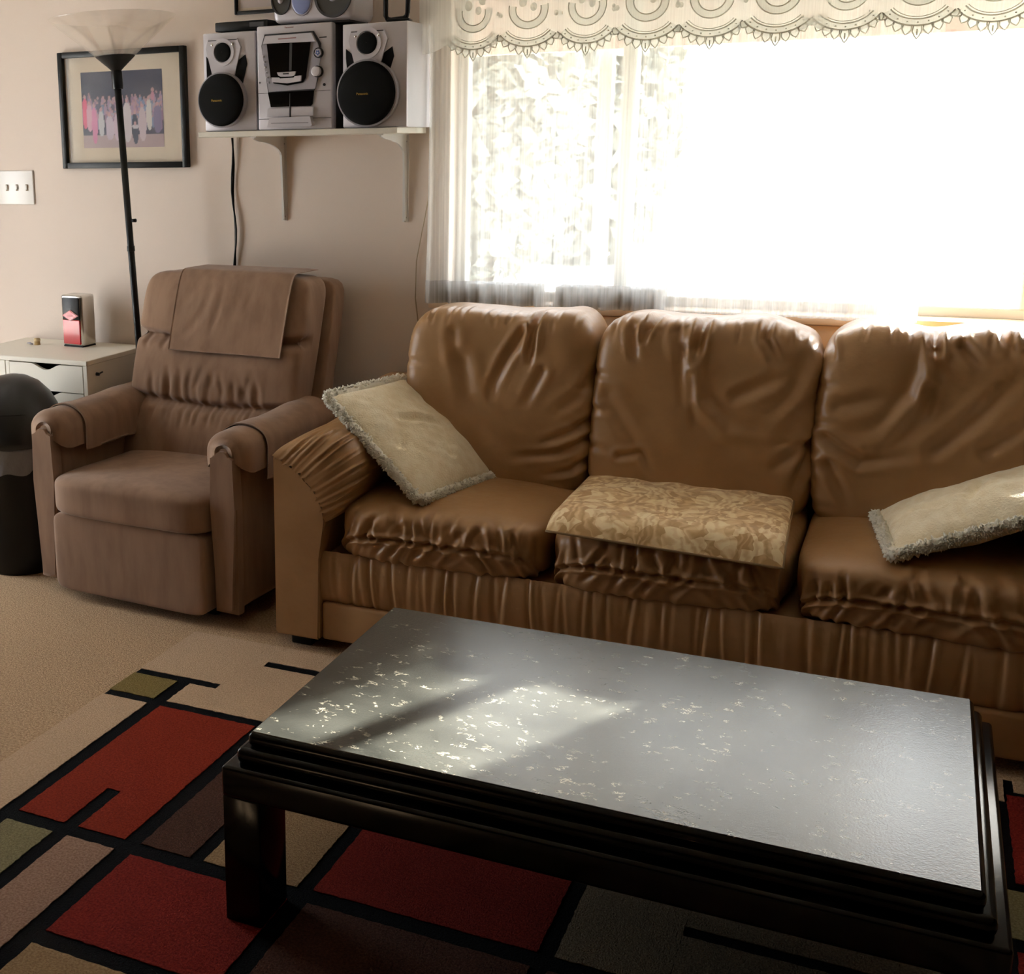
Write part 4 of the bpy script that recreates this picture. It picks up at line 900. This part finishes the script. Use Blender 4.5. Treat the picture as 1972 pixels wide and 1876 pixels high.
# ------------------------------------------------------------------ shelf with stereo
SZ = 1.553
sh = thing('wall_shelf', 'white wall shelf on two brackets carrying the stereo', 'shelf', (-1.862, YW-0.135, SZ))
O('shelf_board', box(-2.287, -1.545, YW-0.272, YW, SZ-0.019, SZ, 0.002, 1), M['white'], sh, world=True)
for x in (-2.090, -1.618):
    b = bmesh.new(); box(x-0.011, x+0.011, YW-0.004, YW, 1.235, SZ-0.019, bm=b); box(x-0.011, x+0.011, YW-0.235, YW, SZ-0.023, SZ-0.019, bm=b)
    prof = [(YW-0.004, 1.235), (YW-0.004, SZ-0.021), (YW-0.235, SZ-0.021), (YW-0.232, SZ-0.028)]+[(YW-0.004-0.021-0.205*(1-math.sin(t_)), SZ-0.035-0.0-0.055*(1-math.cos(t_))) for t_ in np.linspace(0.15, 1.45, 8)]+[(YW-0.012, 1.24)]
    br_ = O('bracket', b, M['white_metal'], sh, world=True); O('bracket_web', prism(prof, x-0.0035, x+0.0035, 'x'), M['white_metal'], br_, world=True)
    for z in (1.25, SZ-0.045):
        V, Fc = lathe([(0.0045, 0), (0.0045, 0.002), (0.0, 0.003)], 10, True, False); O('screw', mesh('screw', np.stack([V[:, 0], -V[:, 2], V[:, 1]], 1), Fc), M['dark_grey'], br_, loc=(x+0.0, YW-0.004, z), world=True)
def disc(rad, y0, y1, segs=40, inner=0.0, bulge=0.0):
    """ring or disc facing -y"""
    pr = [(rad, y1), (rad, y0)] if inner == 0 else [(rad, y1), (rad, y0), (inner, y0), (inner, y1)]
    if inner == 0:
        for k in range(1, 7): t_ = k/6*math.pi/2; pr.append((rad*math.cos(t_) if k < 6 else 0.0005, y0+(-bulge)*math.sin(t_)))
    V, Fc = lathe(pr, segs, False, False); return np.stack([V[:, 0], V[:, 2], V[:, 1]], 1), Fc
YF = YW-0.262
def speaker(label, x0, x1, wpx, wr, tpx, trd):
    xm = (x0+x1)/2; h = 0.327; t = thing('stereo_speaker', label, 'speaker', (xm, YF+0.115, SZ), group='stereo speakers on the shelf'); hw = (x1-x0)/2
    y0 = -0.115; w = on_y(*wpx, YF)-np.array([xm, YF+0.115, SZ]); tw = on_y(*tpx, YF)-np.array([xm, YF+0.115, SZ])
    O('speaker_cabinet', box(-hw, hw, y0+0.012, 0.125, 0.0, h, 0.003, 2), M['side_pale'], t)
    O('front_baffle', box(-hw-0.001, hw+0.001, y0, y0+0.013, 0.001, h-0.001, 0.004, 2), M['silver'], t)
    # tapering tweeter plate between two dark slots
    z_t, z_b = h-0.022, w[2]+wr*0.55
    pl = [(tw[0]-0.066, z_t-0.03), (tw[0]-0.056, z_t), (tw[0]+0.056, z_t), (tw[0]+0.070, z_t-0.03), (tw[0]+0.034, z_b), (tw[0]-0.034, z_b)]
    for s in (-1, 1):
        sl = [(tw[0]+s*0.052, z_t-0.075+0.0), (tw[0]+s*0.084, z_t-0.055), (tw[0]+s*0.090, z_t-0.085), (tw[0]+s*0.072, z_b+0.005), (tw[0]+s*0.034, z_b-0.002), (tw[0]+s*0.042, z_b+0.06)]
        sl = [(min(max(p_, -hw+0.012), hw-0.010), q_) for p_, q_ in sl]
        O('port_slot', prism(sl, y0-0.003, y0+0.002, 'y'), M['black_matt'], t)
    bm = prism(pl, y0-0.008, y0+0.002, 'y'); O('tweeter_plate', bm, M['silver'], t)
    O('plate_line', box(tw[0]-0.056, tw[0]+0.056, y0-0.0086, y0-0.0075, z_t-0.006, z_t-0.003), M['dark_grey'], t)
    V, Fc = disc(trd*1.45, y0-0.011, y0-0.006, 36, trd*1.1); O('tweeter_ring', mesh('tweeter_ring', V+np.array([tw[0], 0, tw[2]]), Fc, True, 40), M['silver'], t)
    V, Fc = disc(trd, y0-0.010, y0-0.004, 32, 0, 0.006); O('tweeter', mesh('tweeter', V+np.array([tw[0], 0, tw[2]]), Fc, True, 50), M['black_matt'], t)
    for s in (-1, 1): V, Fc = disc(0.005, y0-0.010, y0-0.007, 14, 0, 0.002); O('bolt', mesh('bolt', V+np.array([tw[0]+s*0.040, 0, z_t-0.018]), Fc), M['chrome'], t)
    V, Fc = disc(wr*1.06, y0-0.022, y0+0.002, 56, wr*0.97); O('woofer_ring', mesh('woofer_ring', V+np.array([w[0], 0, w[2]]), Fc, True, 40), M['silver2'], t)
    V, Fc = disc(wr, y0-0.026, y0-0.002, 56, 0, 0.016); wf = O('woofer_grille', mesh('woofer_grille', V+np.array([w[0], 0, w[2]]), Fc, True, 50), M['black_matt'], t)
    tm = text_mesh('Panasonic', 0.0105, 0.0006); o = O('logo', tm, M['gold'], wf, loc=(w[0]-0.006, y0-0.0435, w[2]-0.002), rot=(R(90), 0, 0), label='small gold brand lettering')
    return t
speaker('silver speaker with black woofer on the shelf, next to the framed photograph', -2.262, -2.062, (432, 193), 0.087, (431, 101), 0.031)
speaker('silver speaker with black woofer on the shelf, next to the curtain', -1.738, -1.516, (711, 180), 0.100, (709, 83), 0.034)
# main unit
mx0, mx1 = -2.052, -1.774; xm = (mx0+mx1)/2; hw = (mx1-mx0)/2; H_ = 0.337
st = thing('stereo_unit', 'silver stereo main unit with dark display between two speakers on the shelf', 'stereo', (xm, YF+0.12, SZ))
def sx(px, py): q = on_y(px, py, YF-0.005); return q[0]-xm, q[2]-SZ
y0 = -0.125
O('stereo_case', box(-hw+0.004, hw-0.002, y0+0.03, 0.13, 0.002, H_-0.002, 0.004, 2), M['dark_grey'], st)
O('fascia', box(-hw, hw, y0, y0+0.032, 0.0, H_, 0.006, 3), M['silver'], st)
def plate(name, pts, y_a, y_b, m, parent=st, label=None):
    return O(name, prism([sx(*p) for p in pts], y_a, y_b, 'y'), m, parent, label=label)
def cz_(x, y): return (480+x/7.2136, y/7.2154)      # coordinates read off an enlarged view
def cp(*q): return [cz_(*p) for p in q]
plate('bezel', cp((175, 640), (220, 480), (900, 430), (1000, 600), (960, 1100), (905, 1260), (270, 1290)), y0-0.004, y0+0.002, M['dark_grey'])
plate('bezel_panel', cp((190, 640), (240, 500), (885, 452), (960, 590), (1010, 760), (930, 1230), (285, 1280), (215, 900)), y0-0.007, y0-0.003, M['silver2'])
plate('visor', cp((215, 625), (245, 510), (885, 460), (945, 580), (270, 610)), y0-0.015, y0-0.006, M['silver'])
plate('display_window', cp((265, 615), (870, 575), (800, 1080), (760, 1150), (550, 1190), (360, 1160), (320, 1080)), y0-0.012, y0-0.005, M['black_gloss'])
plate('display_pillar', cp((585, 600), (620, 598), (610, 980), (575, 985)), y0-0.0128, y0-0.0115, M['dark_grey'])
plate('tray_lip', cp((340, 1080), (440, 1080), (450, 1095), (650, 1080), (665, 1060), (755, 1050), (745, 1130), (550, 1160), (350, 1145)), y0-0.018, y0-0.011, M['silver'])
plate('open_button', cp((420, 1010), (675, 995), (660, 1045), (620, 1065), (470, 1070), (435, 1050)), y0-0.019, y0-0.011, M['silver'])
plate('open_mark', cp((505, 1020), (585, 1015), (585, 1035), (505, 1040)), y0-0.0196, y0-0.0188, M['dark_grey'])
plate('tape_window', cp((270, 1290), (905, 1255), (880, 1450), (860, 1470), (310, 1490)), y0-0.006, y0-0.001, M['black_gloss'])
plate('tape_gap', cp((570, 1300), (578, 1300), (578, 1640), (570, 1640)), y0-0.0068, y0+0.001, M['dark_grey'])
for s in ((250, 1510, 568, 1620), (582, 1490, 900, 1610)): plate('tape_door', cp((s[0]+20, s[1]), (s[2], s[1]-8), (s[2], s[3]), (s[0]+10, s[3]+6)), y0-0.007, y0-0.0005, M['silver'])
for s in (((125, 1300), (265, 1296), (265, 1300), (125, 1306)), ((915, 1262), (1128, 1250), (1128, 1255), (915, 1268)), ((135, 1655), (290, 1650), (290, 1658), (135, 1664)), ((890, 1635), (1140, 1630), (1140, 1637), (890, 1643))): plate('seam_line', cp(*s), y0-0.001, y0+0.001, M['dark_grey'])
plate('foot_drawer', cp((320, 1640), (880, 1615), (910, 1740), (890, 1755), (290, 1770)), y0-0.022, y0, M['silver'])
for s in ((345, 1710, 860, 1700), ): plate('foot_groove', cp((s[0], s[1]), (s[2], s[3]), (s[2], s[3]+8), (s[0], s[1]+8)), y0-0.0228, y0-0.021, M['grey_print'])
for i in range(6): V, Fc = disc(0.0035, y0-0.011, y0-0.006, 12, 0, 0.002); q = sx(*cz_(215+14*i, 790+72*i)); O('preset_button', mesh('preset_button', V+np.array([q[0], 0, q[1]]), Fc), M['silver'], st)
q = sx(*cz_(975, 735)); V, Fc = disc(0.0165, y0-0.010, y0-0.002, 28, 0.0135); O('joystick_ring', mesh('joystick_ring', V+np.array([q[0], 0, q[1]]), Fc, True, 40), M['black'], st)
O('joystick', prism([(q[0]+0.013*math.sin(2*math.pi*k/5+math.pi), q[1]+0.013*math.cos(2*math.pi*k/5+math.pi)) for k in range(5)], y0-0.013, y0-0.003, 'y'), M['silver'], st)
js = O('joystick_star', prism([(q[0]+(0.0095 if k % 2 else 0.006)*math.sin(math.pi*k/5), q[1]+(0.0095 if k % 2 else 0.006)*math.cos(math.pi*k/5)) for k in range(10)], y0-0.0142, y0-0.0125, 'y'), M['blue_glow'], st, label='dark blue star-shaped button')
V, Fc = disc(0.003, y0-0.0155, y0-0.014, 12, 0, 0.001); O('joystick_dot', mesh('joystick_dot', V+np.array([q[0], 0, q[1]]), Fc), M['side_pale'], js)
q = sx(*cz_(965, 995)); V, Fc = disc(0.0185, y0-0.012, y0-0.002, 32, 0.0155); O('volume_ring', mesh('volume_ring', V+np.array([q[0], 0, q[1]]), Fc, True, 40), M['black'], st)
V, Fc = disc(0.0155, y0-0.026, y0-0.004, 32, 0, 0.002); O('volume_knob', mesh('volume_knob', V+np.array([q[0], 0, q[1]]), Fc, True, 40), M['silver'], st)
q = sx(*cz_(1045, 1175)); V, Fc = disc(0.0045, y0-0.003, y0, 16, 0, 0.0004); O('headphone_jack', mesh('headphone_jack', V+np.array([q[0], 0, q[1]]), Fc, True, 40), M['black'], st)
q = sx(*cz_(150, 1150)); V, Fc = disc(0.0028, y0-0.003, y0, 12, 0, 0.0004); O('mic_jack', mesh('mic_jack', V+np.array([q[0], 0, q[1]]), Fc, True, 40), M['grey_print'], st)
q = sx(*cz_(555, 378)); O('logo', text_mesh('Panasonic', 0.0085), M['red_print'], st, loc=(q[0], y0-0.0006, q[1]), rot=(R(90), 0, 0))
plate('sub_label', cp((430, 540), (680, 520), (680, 535), (430, 555)), y0-0.0157, y0-0.0148, M['red_print'])
plate('model_mark', cp((975, 515), (1075, 503), (1075, 522), (975, 528)), y0-0.0012, y0, M['dark_grey'])
# silver boombox on top of the main unit
bb = thing('boombox', 'silver boombox with two round dark speakers lying on top of the stereo unit', 'boombox', (-1.852, YF+0.12, SZ+H_))
O('boombox_body', box(-0.145, 0.147, -0.115, 0.07, 0.006, 0.165, 0.022, 4), M['silver'], bb)
O('boombox_foot', box(-0.125, 0.127, -0.095, 0.06, 0.0, 0.010), M['dark_grey'], bb)
for px, rr, sxq in ((540, 0.042, 0.78), (640, 0.060, 1.0)):
    q = on_y(px, -8 if sxq < 1 else -18, YF)-np.array([-1.852, 0, SZ+H_]); q = (q[0], 0.078)
    V, Fc = disc(rr*1.08, -0.121, -0.110, 40, rr*0.95); V = V*np.array([sxq, 1, 1]); O('driver_ring', mesh('driver_ring', V+np.array([q[0], 0, q[1]]), Fc, True, 40), M['dark_grey'], bb)
    V, Fc = disc(rr, -0.118, -0.112, 40, 0, -0.0015); V = V*np.array([sxq, 1, 1]); dr = O('driver', mesh('driver', V+np.array([q[0], 0, q[1]]), Fc, True, 50), M['cone'], bb)
    V, Fc = disc(rr*0.25, -0.120, -0.114, 20, 0, 0.006); O('dust_cap', mesh('dust_cap', V+np.array([q[0], 0, q[1]]), Fc, True, 50), M['silver2'], dr)
q = on_y(580, 0, YF); qx = q[0]+1.852
V, Fc = disc(0.036, -0.121, -0.112, 36, 0, 0.003); V = V*np.array([0.95, 1, 1.25]); O('disc_door', mesh('disc_door', V+np.array([qx, 0, 0.075]), Fc, True, 50), M['lcd'], bb, label='bluish oval front panel')
V, Fc = disc(0.040, -0.119, -0.112, 36, 0.0355); V = V*np.array([0.95, 1, 1.25]); O('disc_door_rim', mesh('disc_door_rim', V+np.array([qx, 0, 0.075]), Fc, True, 40), M['silver2'], bb)
# flat black player on the left speaker
fp = thing('flat_player', 'flat black player lying on the speaker next to the framed photograph', 'player', (-2.118, YF+0.10, SZ+0.327))
O('player_body', box(-0.105, 0.098, -0.085, 0.10, 0.003, 0.034, 0.004, 2), M['black'], fp)
O('player_foot', box(-0.09, 0.085, -0.07, 0.09, 0.0, 0.005), M['black_matt'], fp)
O('player_button', box(0.03, 0.085, -0.0865, -0.084, 0.012, 0.028, 0.001, 1), M['dark_grey'], fp)
# black loop-framed stand on the right speaker
ls = thing('photo_stand', 'small black rounded loop stand on the speaker next to the curtain', 'stand', (-1.575, YF+0.06, SZ+0.327), (0, 0, R(8)))
pts = [(-0.036, 0.10), (-0.036, 0.022), (-0.03, 0.012), (-0.018, 0.009), (0.022, 0.012), (0.032, 0.018), (0.036, 0.03), (0.038, 0.10), (0.034, 0.112), (0.02, 0.118), (-0.02, 0.118), (-0.032, 0.112), (-0.036, 0.10)]
V, Fc = tube([(x, 0, z) for x, z in pts], 0.008, 10, False); O('loop', mesh('loop', V, Fc), M['black'], ls)
O('stand_foot', box(-0.030, 0.046, -0.02, 0.03, 0.0, 0.012, 0.005, 2), M['black'], ls)
# cords
rr = random.Random(9); z0_, z1_ = SZ-0.02, 0.30
pts = [(-2.297+0.004*math.sin(i*1.1)+0.002*i/10, YW-0.010-0.003*math.cos(i*0.9), z0_+(z1_-z0_)*i/26) for i in range(27)]
pts2 = [(x+0.006*math.cos(i*0.8+0.6), y-0.004, z) for i, (x, y, z) in enumerate(pts)]
pc = thing('power_cord', 'twin black power cord hanging from the shelf down the wall behind the recliner', 'cord', (-2.297, YW-0.01, 0.30))
for p_ in (pts, pts2): V, Fc = tube(p_, 0.0034, 8); O('strand', mesh('strand', V, Fc), M['black'], pc, world=True)
q0 = on_y(823, 95, YW-0.03); pts = [(-1.495, YW-0.03, 1.86), (-1.487, YW-0.02, 1.75), (-1.492, YW-0.02, 1.62), (-1.505, YW-0.012, 1.53), (-1.535, YW-0.008, 1.30), (-1.575, YW-0.006, 1.10), (-1.578, YW-0.006, 0.97), (-1.562, YW-0.006, 0.85), (-1.56, YW-0.006, 0.5)]
V, Fc = tube(pts, 0.0022, 6); tag(O('speaker_wire', mesh('speaker_wire', V, Fc), mat('tan_wire', (176, 156, 128), 0.5)), 'thin tan speaker wire running down the wall beside the curtain', 'wire')
